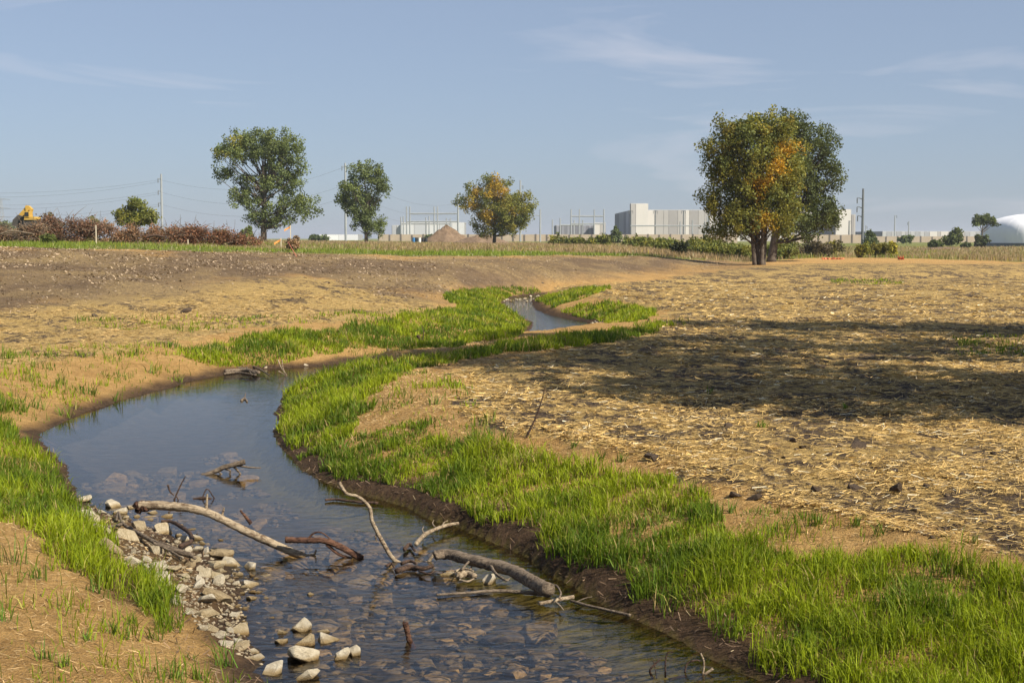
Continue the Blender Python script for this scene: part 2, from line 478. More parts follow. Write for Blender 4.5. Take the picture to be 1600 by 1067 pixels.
def bil(A, x, y):
    x = np.asarray(x, float); y = np.asarray(y, float)
    i = np.clip(np.searchsorted(XS, x) - 1, 0, len(XS) - 2); j = np.clip(np.searchsorted(YS, y) - 1, 0, len(YS) - 2)
    u = (x - XS[i]) / (XS[i + 1] - XS[i]); v = (y - YS[j]) / (YS[j + 1] - YS[j])
    return (A[j, i] * (1 - u) + A[j, i + 1] * u) * (1 - v) + (A[j + 1, i] * (1 - u) + A[j + 1, i + 1] * u) * v
def gz(x, y): return bil(GZ, x, y)
def gnd(px, py):
    """where the line of sight through a pixel meets the ground"""
    a, b_, c_ = ray(px, py)
    t = np.exp(np.linspace(math.log(4), math.log(2500), 6000))
    hit = np.nonzero(HC + c_ * t < gz(a * t, b_ * t))[0]
    t = t[hit[0]] if len(hit) else 2500
    x, y = a * t, b_ * t
    return Vector((x, y, float(gz(x, y))))
def surf(px, py):
    p = gnd(px, py)
    return p if p.z > -0.02 else on_z(px, py, -0.02)
def foot(px, y):
    x = (px - 800) / F * y
    return Vector((x, y, float(gz(x, y))))

def np_mesh(name, verts, faces_flat, loop_tot, mats, tint=None, smooth_=False):
    me = bpy.data.meshes.new(name)
    me.vertices.add(len(verts)); me.vertices.foreach_set('co', np.ascontiguousarray(verts, np.float32).ravel())
    me.loops.add(len(faces_flat)); me.loops.foreach_set('vertex_index', np.ascontiguousarray(faces_flat, np.int32))
    me.polygons.add(len(loop_tot))
    st = np.concatenate([[0], np.cumsum(loop_tot)[:-1]]).astype(np.int32)
    me.polygons.foreach_set('loop_start', st); me.polygons.foreach_set('loop_total', np.asarray(loop_tot, np.int32))
    if smooth_: me.polygons.foreach_set('use_smooth', np.ones(len(loop_tot), bool))
    if tint is not None:
        at = me.attributes.new('tint', 'FLOAT_COLOR', 'POINT')
        c = np.ones((len(verts), 4), np.float32); c[:, :3] = tint
        at.data.foreach_set('color', c.ravel())
    me.materials.append(mats)
    me.update(); me.validate()
    return me

# zones, read off the photograph and laid on the ground
PPX, PPY = project(GX, GY, GZ)
jx = (fbm(GX * 1.3, GY * 1.3, 51) - 0.5); jy = (fbm(GX * 1.3, GY * 1.3, 57) - 0.5)
sc_ = F / np.maximum(GY, 5)
QX = PPX + jx * sc_ * 1.1; QY = PPY + jy * sc_ * 0.25
STRAW_R = [(1040, 500), (930, 535), (800, 560), (720, 580), (715, 620), (740, 650), (800, 672), (900, 690), (985, 712), (1075, 745), (1150, 775), (1260, 795), (1380, 820), (1500, 850), (1620, 872), (2600, 1100), (2600, 420), (1300, 411), (1180, 416), (1000, 440), (860, 450), (960, 470), (1040, 486)]
STRAW_L = [(-900, 500), (0, 482), (120, 468), (300, 446), (380, 434), (470, 432), (550, 442), (640, 464), (700, 480), (560, 500), (380, 512), (260, 540), (0, 575), (-900, 700)]
BERM = [(-900, 380), (0, 383), (300, 388), (650, 398), (1000, 396), (1195, 409), (1150, 417), (1000, 428), (850, 445), (640, 466), (575, 462), (545, 448), (470, 437), (380, 440), (300, 452), (220, 466), (120, 474), (0, 488), (-900, 510)]
straw = (inside(QX, QY, STRAW_R) | inside(QX, QY, STRAW_L)).astype(float)
straw[(GY < 9) & (GX > 4) & (GSD > 1.9)] = 1
jb = fbm(GX * .35, GY * .35, 131, 5) - .5
berm = sum(inside(QX + o_ * 6, QY + jb * sc_ * 1.1 + o_, BERM).astype(float) for o_ in (-7, -4, -1.5, 0, 1.5, 4, 7)) / 7
TO = np.interp(PPX, TPX, TOE); BR = np.interp(PPX, TPX, BRO)
berm = np.where(GY < BR + 1.5, berm, 0)
fieldedge = np.interp(PPX, [900, 1180, 1300, 1600, 2200], [999, 125, 150, 118, 90])
meadow = ((GY > BR + 1.5) & (PPX < 1185)) | ((GY > fieldedge) & (PPX >= 1185))
meadow = meadow.astype(float)
wetm = smooth(0.42, 0.12, GSD + jx * 0.35) * (GSD > -0.2)
wetm = np.maximum(wetm, 0.85 * smooth(1.15, .8, GSD + jx * .3) * (GW < .5) * smooth(9.6, 10.4, GY) * smooth(15.5, 14, GY) * (GSD > -.2) * (GX > -5))
wetm = np.where(GW > 0.5, np.maximum(wetm, smooth(0.6, 0.2, GSD + jx * 0.3)), wetm)

nx, ny = len(XS), len(YS)
idx = np.arange(nx * ny).reshape(ny, nx)
quads = np.stack([idx[:-1, :-1], idx[:-1, 1:], idx[1:, 1:], idx[1:, :-1]], -1).reshape(-1, 4)
qsd = GSD.ravel()[quads].max(1)
V = np.stack([GX.ravel(), GY.ravel(), GZ.ravel()], 1)
def sub(qs, name, matr, attrs):
    used = np.unique(qs); re = np.full(len(V), -1, np.int64); re[used] = np.arange(len(used))
    me = np_mesh(name, V[used], re[qs].ravel(), np.full(len(qs), 4), matr, None, True)
    for an, vals, ty in attrs:
        at = me.attributes.new(an, ty, 'POINT')
        if ty == 'FLOAT': at.data.foreach_set('value', vals.ravel()[used].astype(np.float32))
        else: at.data.foreach_set('color', vals.reshape(-1, 4)[used].astype(np.float32).ravel())
    return me
algae = smooth(0.85, 0.25, -GSD + jx * .5) * (GW > 0.5) * smooth(26, 15, GY)
zone = np.stack([straw, berm, meadow, np.where((GW < .5) & (PPX < 780), .025, -.022 * smooth(24, 15, GY))], -1)
ground = link('ground', sub(quads[qsd > -0.22], 'ground', M['ground'], [('zone', zone, 'FLOAT_COLOR'), ('wetness', wetm, 'FLOAT'), ('algae', algae, 'FLOAT'), ('underwater', smooth(0.03, -0.10, GSD), 'FLOAT')]))
tag(ground, 'bare soil, straw and tan matting either side of the creek', 'ground', kind='structure')
bed = link('stream_bed', sub(quads[qsd <= -0.22], 'stream_bed', M['bed'], [('algae', algae, 'FLOAT')]))
tag(bed, 'silty stony creek bed under the clear water', 'stream bed', kind='structure')

# water sheet: polygon a little wider than the channel at z = 0
bm = bmesh.new()
for k in range(len(RIGHT) - 1): pass
qw = quads[GSD.ravel()[quads].min(1) < 0.06]
Vw = V.copy(); Vw[:, 2] = 0.0
used = np.unique(qw); re_ = np.full(len(V), -1, np.int64); re_[used] = np.arange(len(used))
water = link('water', np_mesh('water', Vw[used], re_[qw].ravel(), np.full(len(qw), 4), M['water'], None, True))
tag(water, 'calm clear creek water reflecting the blue sky', 'water', kind='structure')
bm.free()

# ------------------------------------------------------------------ builders
class MB:
    """collects boxes, tubes and loose faces; build() links them as one mesh object"""
    def __init__(s): s.v = []; s.f = []
    def add(s, v, f):
        n = len(s.v); s.v += [tuple(p) for p in v]; s.f += [tuple(i + n for i in q) for q in f]; return s
    def box(s, x0, x1, y0, y1, z0, z1):
        v = [(x, y, z) for z in (z0, z1) for x, y in ((x0, y0), (x1, y0), (x1, y1), (x0, y1))]
        return s.add(v, [(0, 3, 2, 1), (4, 5, 6, 7), (0, 1, 5, 4), (1, 2, 6, 5), (2, 3, 7, 6), (3, 0, 4, 7)])
    def tube(s, pts, rad, n=8, cap=True, rough=0.0, seed=0):
        pts = [Vector(p) for p in pts]; rr = random.Random(int(seed)); vs = []; fs = []
        ref = Vector((0.13, 0.27, 0.95)); ridge = [rr.uniform(-1, 1) for _ in range(n)]
        for i, p in enumerate(pts):
            d = (pts[min(i + 1, len(pts) - 1)] - pts[max(i - 1, 0)])
            d = d.normalized() if d.length > 1e-9 else Vector((0, 0, 1))
            a = d.cross(ref)
            if a.length < 0.1: a = d.cross(Vector((1, 0, 0)))
            a.normalize(); b_ = d.cross(a)
            for k in range(n):
                t = 2 * math.pi * k / n
                ridge[k] = .82 * ridge[k] + .30 * rr.uniform(-1, 1); r = rad[i] * (1 + rough * ridge[k])
                vs.append(p + (a * math.cos(t) + b_ * math.sin(t)) * r)
        for i in range(len(pts) - 1):
            for k in range(n):
                k2 = (k + 1) % n
                fs.append((i * n + k, i * n + k2, (i + 1) * n + k2, (i + 1) * n + k))
        if cap:
            fs.append(tuple(range(n))[::-1]); fs.append(tuple((len(pts) - 1) * n + k for k in range(n)))
        return s.add(vs, fs)
    def build(s, name, m, parent=None, origin=None, smooth_=False):
        me = bpy.data.meshes.new(name)
        o0 = Vector(origin) if origin is not None else Vector((0, 0, 0))
        me.from_pydata([tuple(Vector(p) - o0) for p in s.v], [], s.f); me.materials.append(m)
        if smooth_:
            me.polygons.foreach_set('use_smooth', [True] * len(me.polygons))
        me.update()
        return link(name, me, parent, o0 if parent is None and origin is not None else None)

def curve(pts, n=6):
    P = [Vector(p) for p in pts]
    if len(P) < 3:
        return [P[0].lerp(P[-1], t / n) for t in range(n + 1)]
    Q = [2 * P[0] - P[1]] + P + [2 * P[-1] - P[-2]]; o = []
    for k in range(1, len(Q) - 2):
        p0, p1, p2, p3 = Q[k - 1:k + 3]
        for i in range(n):
            t = i / n
            o.append(0.5 * (2 * p1 + (p2 - p0) * t + (2 * p0 - 5 * p1 + 4 * p2 - p3) * t * t + (3 * p1 - p0 - 3 * p2 + p3) * t ** 3))
    o.append(P[-1]); return o

def taper(n, a, b_): return [a + (b_ - a) * i / (n - 1) for i in range(n)]

# ------------------------------------------------------------------ trees and shrubs
GREEN = np.array([0.155, 0.180, 0.045]); DARKG = np.array([0.120, 0.150, 0.055]); GOLD = np.array([0.55, 0.31, 0.022]); OLIVE = np.array([0.27, 0.235, 0.035])

def leaf_mesh(name, C, size, tint, rng, matr, up=0.25):
    """one bent diamond of two triangles for every leaf"""
    n = len(C)
    nrm = rng.normal(size=(n, 3)); nrm[:, 2] += up; nrm /= np.linalg.norm(nrm, axis=1)[:, None]
    a = np.cross(nrm, rng.normal(size=(n, 3))); a /= np.linalg.norm(a, axis=1)[:, None]
    b_ = np.cross(nrm, a)
    L = (size * 1.25 * rng.uniform(0.65, 1.35, n))[:, None]
    v = np.stack([C - a * L * 0.6, C - b_ * L * 0.42 + nrm * L * 0.12, C + a * L * 0.6, C + b_ * L * 0.42 + nrm * L * 0.12], 1).reshape(-1, 3)
    i = np.arange(n) * 4
    f = np.stack([i, i + 1, i + 2, i, i + 2, i + 3], 1).ravel()
    return np_mesh(name, v, f, np.full(n * 2, 3), matr, np.repeat(tint, 4, axis=0))

def make_tree(name, label, cat, base, lobes, ncl, per, leaf, rc, base_col, var=0.25, gold=(), stems=((0, 0),), trunk_r=0.3, group=None, seed=1, top=0.75, lean=0.0, depth=0.9, limbs=40, outline=0.45, gold_col=GOLD):
    """lobes: (dx, z, rx, rz) in metres about the base; gold: (dx, dy, z, r) where leaves have turned"""
    rng = np.random.default_rng(seed); rr = random.Random(seed)
    root = empty(name, base, label, cat, group)
    vol = np.array([l[2] * l[2] * l[3] for l in lobes]) ** 0.8
    pick = rng.choice(len(lobes), ncl, p=vol / vol.sum())
    d = rng.normal(size=(ncl, 3)); d /= np.linalg.norm(d, axis=1)[:, None]
    r = rng.uniform(0, 1, ncl) ** outline
    Lb = np.array(lobes)[pick]
    dyo = rng.uniform(-0.25, 0.25, len(lobes))[pick] * Lb[:, 2]
    C = np.stack([Lb[:, 0] + d[:, 0] * r * Lb[:, 2], dyo + d[:, 1] * r * Lb[:, 2] * depth, Lb[:, 1] + d[:, 2] * r * Lb[:, 3]], 1)
    C[:, 2] = np.maximum(C[:, 2], rc * 0.6)
    n = rng.poisson(per, ncl) + 2
    cid = np.repeat(np.arange(ncl), n)
    stretch = rng.uniform(0.6, 1.4, (ncl, 3))
    dv = rng.normal(size=(len(cid), 3)); dv *= (rng.uniform(0, 1, len(cid)) ** 0.4 / np.linalg.norm(dv, axis=1))[:, None]
    P = C[cid] + dv * rc * 0.72 * stretch[cid]
    tone = rng.uniform(1 - var, 1 + var, ncl)
    hue = np.clip(rng.normal(0.3, 0.3, ncl), 0, 1)[:, None]
    cc = (base_col[0] * (1 - hue) + base_col[1] * hue) * tone[:, None]
    for gx, gy, gz_, gr in gold:
        q = (((C[:, 0] - gx) ** 2 + (C[:, 2] - gz_) ** 2) < gr * gr * rng.uniform(0.5, 1.3, ncl)) & (C[:, 1] < 0.4)
        gm = rng.uniform(0.15, 0.95, q.sum())[:, None]; cc[q] = gold_col * gm + cc[q] * (1 - gm)
    if len(gold) > 3:
        q = rng.uniform(0, 1, ncl) < .14; cc[q] = cc[q] * .75 + gold_col * .16
    tint = cc[cid] * rng.uniform(0.75, 1.25, (len(cid), 1))
    link('crown', leaf_mesh('crown', P, leaf, tint, rng, M['leaf']), root)
    mb = MB()
    zt = max(l[1] + l[3] for l in lobes) * top
    tops = []
    cx = float(np.average([l[0] for l in lobes], weights=vol))
    for k, (sx, sy) in enumerate(stems):
        tx = cx * 0.8 + sx * 3.0 + lean; ty = sy * 3.0
        p = curve([(sx, sy, -0.3), (sx * 1.4 + (tx - sx) * 0.18, sy * 1.4, zt * 0.3), (sx + (tx - sx) * 0.55 + rr.uniform(-.3, .3), ty * 0.7, zt * 0.65), (tx, ty, zt)], 5)
        R = [trunk_r * (1.35 if i == 0 else 1) * (1 - 0.85 * i / (len(p) - 1)) for i in range(len(p))]
        mb.tube(p, R, 9, True, 0.06, seed + k); tops.append((p, R))
    for k in rng.choice(ncl, min(limbs, ncl), replace=False):
        p, R = tops[rr.randrange(len(tops))]
        e = Vector(C[k]); i = max(2, min(len(p) - 2, int(len(p) * min(0.9, max(0.2, (e.z * 0.62) / zt)))))
        s0 = p[i]; mid = s0.lerp(e, 0.5) + Vector((rr.uniform(-.2, .2), rr.uniform(-.2, .2), -0.06 * (e - s0).length))
        q = curve([s0, mid, e], 3)
        mb.tube(q, taper(len(q), min(R[i] * 0.55, 0.02 + 0.022 * (e - s0).length), 0.012), 5, False, 0.05, k)
    mb.build('trunk', M['bark'], root, None, True)
    return root

def px_lobes(basepx, y, basez, L):
    k = y / F; o = []
    for a, c, ra, rc in L:
        p = at_y(a, c, y); o.append((p.x - (basepx - 800) / F * y, p.z - basez, ra * k, rc * k))
    return o

def px_tree(name, label, cat, bpx, y, L, **kw):
    b_ = foot(bpx, y); k = y / F
    g = [((a - bpx) * k, dy, at_y(a, c, y).z - b_.z, r * k) for a, c, dy, r in kw.pop('goldpx', [])]
    return make_tree(name, label, cat, b_, px_lobes(bpx, y, b_.z, L), gold=g, **kw)

px_tree('cottonwood_tree', 'tall many-stemmed olive tree with orange autumn patches at the straw field edge', 'tree', 1186, 104,
        [(1178, 262, 66, 62), (1128, 250, 36, 45), (1118, 318, 28, 42), (1232, 262, 38, 58), (1192, 212, 60, 36), (1150, 342, 46, 28), (1222, 332, 38, 38), (1180, 310, 60, 46), (1140, 205, 30, 24), (1128, 362, 26, 18), (1220, 358, 22, 14)],
        ncl=780, per=70, leaf=0.115, rc=0.78, base_col=(GREEN * .9, OLIVE * 1.15), var=0.3, trunk_r=0.17, seed=3, limbs=80,
        goldpx=[(1214, 245, -3.0, 16), (1204, 268, -3.2, 16), (1190, 286, -3.0, 12), (1173, 284, -2.6, 10), (1178, 308, -2.6, 13), (1190, 352, -1.2, 16), (1184, 332, -1, 9), (1224, 236, -2, 10), (1242, 225, -1.0, 12), (1255, 250, -1.2, 9), (1168, 292, -3.0, 8)],
        stems=((-0.32, -0.1), (-0.12, 0.1), (0.12, -0.25), (0.3, 0.15), (0.02, 0.3)), top=0.8)
px_tree('shade_tree', 'dark green tree standing close behind the olive autumn tree', 'tree', 1204, 122,
        [(1278, 225, 34, 30), (1292, 268, 26, 34), (1286, 320, 32, 36), (1232, 205, 34, 30), (1260, 352, 34, 22), (1250, 280, 40, 60), (1300, 335, 18, 22)],
        ncl=400, per=62, leaf=0.125, rc=0.85, base_col=(DARKG * .75, GREEN * .8), var=0.3, trunk_r=0.42, seed=4, limbs=60, top=0.75)
px_tree('spreading_tree', 'broad spreading green tree beside the red brush piles', 'tree', 413, 185,
        [(402, 232, 58, 32), (358, 236, 30, 26), (350, 272, 24, 18), (440, 232, 40, 30), (452, 272, 34, 30), (415, 285, 46, 36), (396, 318, 26, 22), (462, 318, 36, 18), (478, 330, 24, 12), (430, 338, 34, 22), (372, 308, 24, 18), (402, 345, 22, 16)],
        ncl=470, per=62, leaf=0.165, rc=1.0, base_col=(DARKG * 1.1, GREEN * 1.25), var=0.35, trunk_r=0.45, seed=5, limbs=80, outline=0.6,
        goldpx=[(350, 250, 0, 14), (372, 218, 0, 8)], gold_col=OLIVE * 1.7)
px_tree('upright_tree', 'narrow green tree beside a tall steel pole', 'tree', 573, 210,
        [(572, 270, 32, 20), (545, 296, 22, 17), (596, 292, 18, 26), (570, 316, 28, 30), (584, 352, 24, 16), (543, 318, 17, 14), (565, 340, 22, 22)],
        ncl=270, per=56, leaf=0.175, rc=0.95, base_col=(DARKG * 1.1, GREEN * 1.2), var=0.3, trunk_r=0.3, seed=6, limbs=50, outline=0.6)
px_tree('turning_tree', 'round bushy tree turning orange behind the dirt heap', 'tree', 772, 235,
        [(760, 302, 34, 26), (812, 320, 28, 28), (734, 318, 24, 16), (766, 346, 34, 24), (800, 350, 28, 20), (775, 290, 26, 16), (790, 330, 40, 34)],
        ncl=400, per=60, leaf=0.18, rc=1.15, base_col=(GREEN, OLIVE * 1.2), var=0.3, trunk_r=0.35, seed=7, limbs=50,
        goldpx=[(776, 295, -1.5, 18), (745, 300, -1.5, 10), (735, 322, -1.8, 13), (762, 345, -2.2, 15), (788, 300, -1.2, 10), (803, 332, -2, 7)], gold_col=GOLD * 0.8 + OLIVE * .3)
px_tree('round_tree', 'small rounded green tree rising behind the red brush piles', 'tree', 212, 135,
        [(214, 326, 16, 14), (194, 336, 15, 11), (230, 338, 16, 12), (212, 342, 30, 10)],
        ncl=150, per=34, leaf=0.15, rc=0.65, base_col=(GREEN, OLIVE), var=0.3, trunk_r=0.2, seed=8, limbs=25)
px_tree('umbrella_tree', 'small flat-topped tree with a bare bent trunk beside the white dome', 'tree', 1532, 320,
        [(1530, 344, 11, 7), (1545, 345, 11, 7), (1537, 340, 12, 5), (1524, 350, 6, 4), (1553, 349, 5, 4)],
        ncl=70, per=34, leaf=0.3, rc=0.9, base_col=(DARKG, GREEN), var=0.25, trunk_r=0.28, seed=9, limbs=14, top=0.85)
px_tree('spruce_tree', 'small dark pointed evergreen in front of the grey panelled building', 'tree', 963, 300,
        [(963, 357, 4, 7), (963, 366, 8, 8), (963, 373, 10, 6)], ncl=60, per=30, leaf=0.3, rc=0.8, base_col=(DARKG, DARKG * 0.8), trunk_r=0.15, seed=10, limbs=8)
px_tree('spruce_tree', 'small dark evergreen at the foot of the dark steel pole', 'tree', 1360, 260,
        [(1360, 367, 5, 6), (1360, 374, 8, 6), (1360, 379, 9, 5)], ncl=60, per=30, leaf=0.26, rc=0.7, base_col=(DARKG, DARKG * 0.8), trunk_r=0.15, seed=12, limbs=8)

# shrubs: (px, distance, half width px, top px, label, tone)
TOUCH = 'scrubby green shrub in the hedge line before the tan wall'
def shrub(px, y, hw, top, label, tones, seed, group=None, name='shrub', gold=0):
    b_ = foot(px, y); k = y / F; h = max(0.6, at_y(px, top, y).z - b_.z); r = hw * k
    rr = random.Random(seed)
    L = [(rr.uniform(-.55, .55) * r, h * rr.uniform(.3, .62), r * rr.uniform(.4, .62), h * rr.uniform(.25, .40)) for _ in range(5)]
    gl = [(rr.uniform(-.5, .5) * r, -r * 0.4, h * 0.5, r * 0.35)] if gold else ()
    return make_tree(name, label, 'shrub', b_, L, ncl=46, per=30, leaf=max(0.1, 0.0011 * y), rc=0.3 * r + 0.1, base_col=tones, var=0.35, trunk_r=0.05, seed=seed, limbs=12, group=group, top=0.7, gold=gl, gold_col=OLIVE * 2)
hedge = 'shrubs in the hedge line before the tan wall'
for i, (px, y, hw, top) in enumerate([(878, 250, 16, 366), (900, 245, 14, 372), (938, 240, 18, 371), (1000, 215, 16, 370), (1018, 200, 18, 374), (1040, 190, 16, 372), (1100, 175, 24, 370), (1125, 165, 22, 374), (1008, 180, 14, 380), (1145, 170, 18, 378), (1240, 165, 16, 376), (1080, 185, 16, 371), (1215, 160, 18, 380), (1052, 172, 16, 376), (1030, 165, 16, 381), (1092, 160, 18, 379), (1160, 150, 18, 383), (1112, 150, 16, 384), (985, 225, 14, 374), (1225, 150, 14, 386), (1132, 150, 18, 384), (1075, 160, 14, 382)]):
    where = 'below the four-post gantry' if px < 920 else 'beside the small pointed evergreen' if px < 980 else 'below the cream tower block' if px < 1050 else 'beside the dark rounded bush' if px < 1096 else 'by the trunks of the olive autumn tree' if px < 1180 else 'close behind the dark green tree'
    shrub(px, y * .9, hw * 1.35, top - 1.5, 'scrubby green hedge shrub ' + where, (GREEN * 1.0, OLIVE * .9), 200 + i, 'hedge shrubs ' + where)
shrub(1060, 122, 16, 374, 'dark rounded bush at the front of the hedge line, darkest of the bushes', (DARKG * 0.22, DARKG * 0.3), 130, name='bush')
shrub(1276, 150, 30, 372, 'wide brown-grey thicket on the meadow by the orange netting', (np.array([.09, .075, .04]), np.array([.13, .10, .06])), 131, name='thicket')
shrub(1300, 158, 22, 376, 'low tan thicket between the autumn tree and the dark steel pole', (np.array([.12, .10, .05]), OLIVE), 132, name='thicket')
shrub(1345, 145, 12, 378, 'yellow-green shrub beside the brown bushes below the dark pole', (OLIVE * 1.2, GREEN), 133, gold=1)
shrub(1372, 148, 22, 376, 'olive brown shrub clump below the dark steel pole', (OLIVE, np.array([.10, .085, .04])), 134)
shrub(1394, 147, 8, 374, 'thin golden shrub at the end of the olive brown clump', (OLIVE * 1.7, OLIVE * 1.4), 135)
shrub(1484, 300, 19, 354, 'large round green bush before the low grey warehouse', (GREEN * 0.9, DARKG), 136, name='bush')
shrub(1460, 270, 10, 374, 'low green bush at the foot of the larger round bush', (DARKG, GREEN), 137, name='bush')
shrub(1508, 290, 8, 378, 'small dark bush between the round bush and the umbrella tree', (DARKG * .8, DARKG), 138, name='bush')
shrub(1532, 300, 12, 364, 'brownish bush under the flat-topped tree by the dome', (DARKG, np.array([.09, .08, .04])), 139, name='bush')
shrub(387, 240, 12, 352, 'pale green bush half hidden behind the spreading tree', (GREEN, GREEN * 1.3), 140, name='bush')
shrub(85, 112, 22, 322, 'half bare shrub with sparse leaves sticking out of the brush pile', (np.array([.09, .08, .05]), OLIVE * 0.8), 141)
shrub(150, 125, 14, 337, 'low green bush just behind the dead brush pile', (GREEN, OLIVE * 1.2), 142, name='bush')
shrub(75, 88, 15, 366, 'dark green weed clump on the grass in front of the brush', (GREEN * 0.7, GREEN), 143, name='weed_clump')
shrub(456, 82, 12, 370, 'dry red-brown weed clump beside the pink survey rod', (np.array([.30, .19, .11]), np.array([.36, .25, .14])), 144, name='weed_clump')
far_g = 'far trees along the skyline'
for i, (px, hw, top) in enumerate([(300, 26, 357), (340, 20, 360), (-60, 40, 348), (20, 24, 340), (500, 16, 365), (680, 14, 366), (1415, 12, 367), (1640, 30, 362)]):
    shrub(px, 420, hw, top, 'distant low tree on the skyline', (DARKG, DARKG * 1.4), 160 + i, far_g, 'far_tree')['category'] = 'tree'

# trees beyond the right edge of the picture whose shade falls across the field
for i, (x, y, h, r) in enumerate([(10.8, 14.5, 11.0, 2.6), (12.6, 16.0, 19.0, 3.1), (14.4, 20.5, 17.0, 3.6), (16.4, 26.5, 13.5, 3.2)]):
    b_ = Vector((x, y, float(gz(x, y))))
    make_tree('field_tree', ['shortest leafy tree on the straw field close to the creek', 'tallest leafy tree on the straw field casting long shade', 'leafy tree on the straw field next to the tallest one', 'leafy tree at the far end of the row on the straw field'][i], 'tree', b_,
              [(0, h * .5, r, h * .2), (-.4 * r, h * .7, r * .8, h * .16), (.4 * r, h * .68, r * .8, h * .18), (0, h * .85, r * .7, h * .13), (0.1, h * .36, r * .8, h * .10)],
              ncl=150, per=44, leaf=0.17, rc=0.8, base_col=(GREEN, OLIVE), trunk_r=0.25, seed=30 + i, limbs=30)

# ------------------------------------------------------------------ grass
def blades(P, h, w, lean, tint, rng):
    """three-point blades: two at the foot, two half way, one tip"""
    n = len(P)
    a = rng.uniform(0, 2 * math.pi, n); side = np.stack([np.cos(a), np.sin(a), np.zeros(n)], 1)
    la = rng.uniform(0, 2 * math.pi, n); ld = np.stack([np.cos(la), np.sin(la), np.zeros(n)], 1) * (lean * h)[:, None]
    up = np.zeros((n, 3)); up[:, 2] = h
    s = side * (w * 0.5)[:, None]
    v = np.stack([P - s, P + s, P + up * 0.55 + ld * 0.32 - s * 0.8, P + up * 0.55 + ld * 0.32 + s * 0.8, P + up * (1 - 0.35 * lean[:, None] ** 2) + ld], 1).reshape(-1, 3)
    i = np.arange(n)[:, None] * 5
    f = (i + np.array([[0, 1, 3, 2, 2, 3, 4]])).ravel()
    tot = np.tile([4, 3], n)
    t = np.repeat(tint[:, None, :], 5, axis=1) * np.ones(5)[None, :, None]
    return v, f, tot, t.reshape(-1, 3)

DENSE = [
 [(430, 655), (434, 630), (455, 604), (500, 588), (570, 574), (660, 560), (760, 546), (860, 532), (930, 520), (1000, 512), (1065, 502), (1010, 522), (920, 538), (820, 549), (720, 562), (650, 580), (585, 606), (560, 640), (545, 672), (560, 690), (610, 668), (650, 666), (720, 690), (760, 682), (790, 700), (850, 716), (900, 722), (950, 742), (1050, 758), (1130, 786), (1150, 830), (1190, 852), (1290, 868), (1400, 868), (1500, 876), (1620, 905), (2000, 1000), (2000, 1500), (1330, 1150), (1190, 1075), (1060, 1005), (960, 950), (880, 895), (800, 838), (730, 797), (650, 768), (560, 750), (500, 740), (462, 725), (430, 700)],
 [(-300, 640), (0, 650), (40, 690), (80, 712), (108, 745), (122, 785), (150, 830), (100, 838), (50, 818), (0, 812), (-300, 830)],
 [(120, 812), (175, 850), (235, 905), (290, 958), (302, 1000), (262, 1000), (200, 945), (140, 905), (95, 868)],
 [(290, 556), (330, 540), (400, 524), (480, 518), (560, 512), (620, 500), (690, 486), (740, 474), (790, 478), (806, 492), (832, 507), (812, 522), (745, 538), (690, 544), (655, 540), (600, 545), (545, 548), (470, 562), (400, 572), (340, 578)],
 [(690, 462), (730, 453), (790, 449), (842, 452), (838, 460), (800, 466), (780, 476), (735, 480), (700, 472)],
 [(838, 470), (880, 456), (950, 449), (940, 458), (900, 468), (870, 482)],
 [(870, 488), (900, 478), (960, 472), (1015, 484), (1030, 492), (985, 502), (950, 503), (900, 496)],
 [(-200, 628), (10, 632), (30, 650), (-200, 660)]]
SPARSE = [
 [(-300, 560), (200, 540), (300, 535), (345, 575), (250, 606), (150, 634), (60, 668), (-300, 640)],
 [(-300, 800), (60, 815), (150, 850), (300, 990), (420, 1060), (460, 1110), (-300, 1200)],
 [(545, 610), (640, 580), (720, 600), (800, 690), (1000, 760), (1150, 790), (1300, 860), (1180, 850), (560, 690)],
 [(1150, 780), (1620, 870), (1620, 910), (1150, 870)],
 [(540, 490), (700, 480), (700, 500), (540, 515)], [(640, 500), (640, 560), (560, 580), (520, 560)], [(560, 290 + 200), (600, 488), (420, 512), (300, 520), (100, 512), (120, 500)],
 [(1290, 432), (1330, 436), (1420, 440), (1400, 445), (1300, 442)], [(1480, 525), (1620, 520), (1620, 560), (1500, 555)]]
rng = np.random.default_rng(21)
acc = {'right': [], 'left': [], 'sparse': [], 'meadow': []}
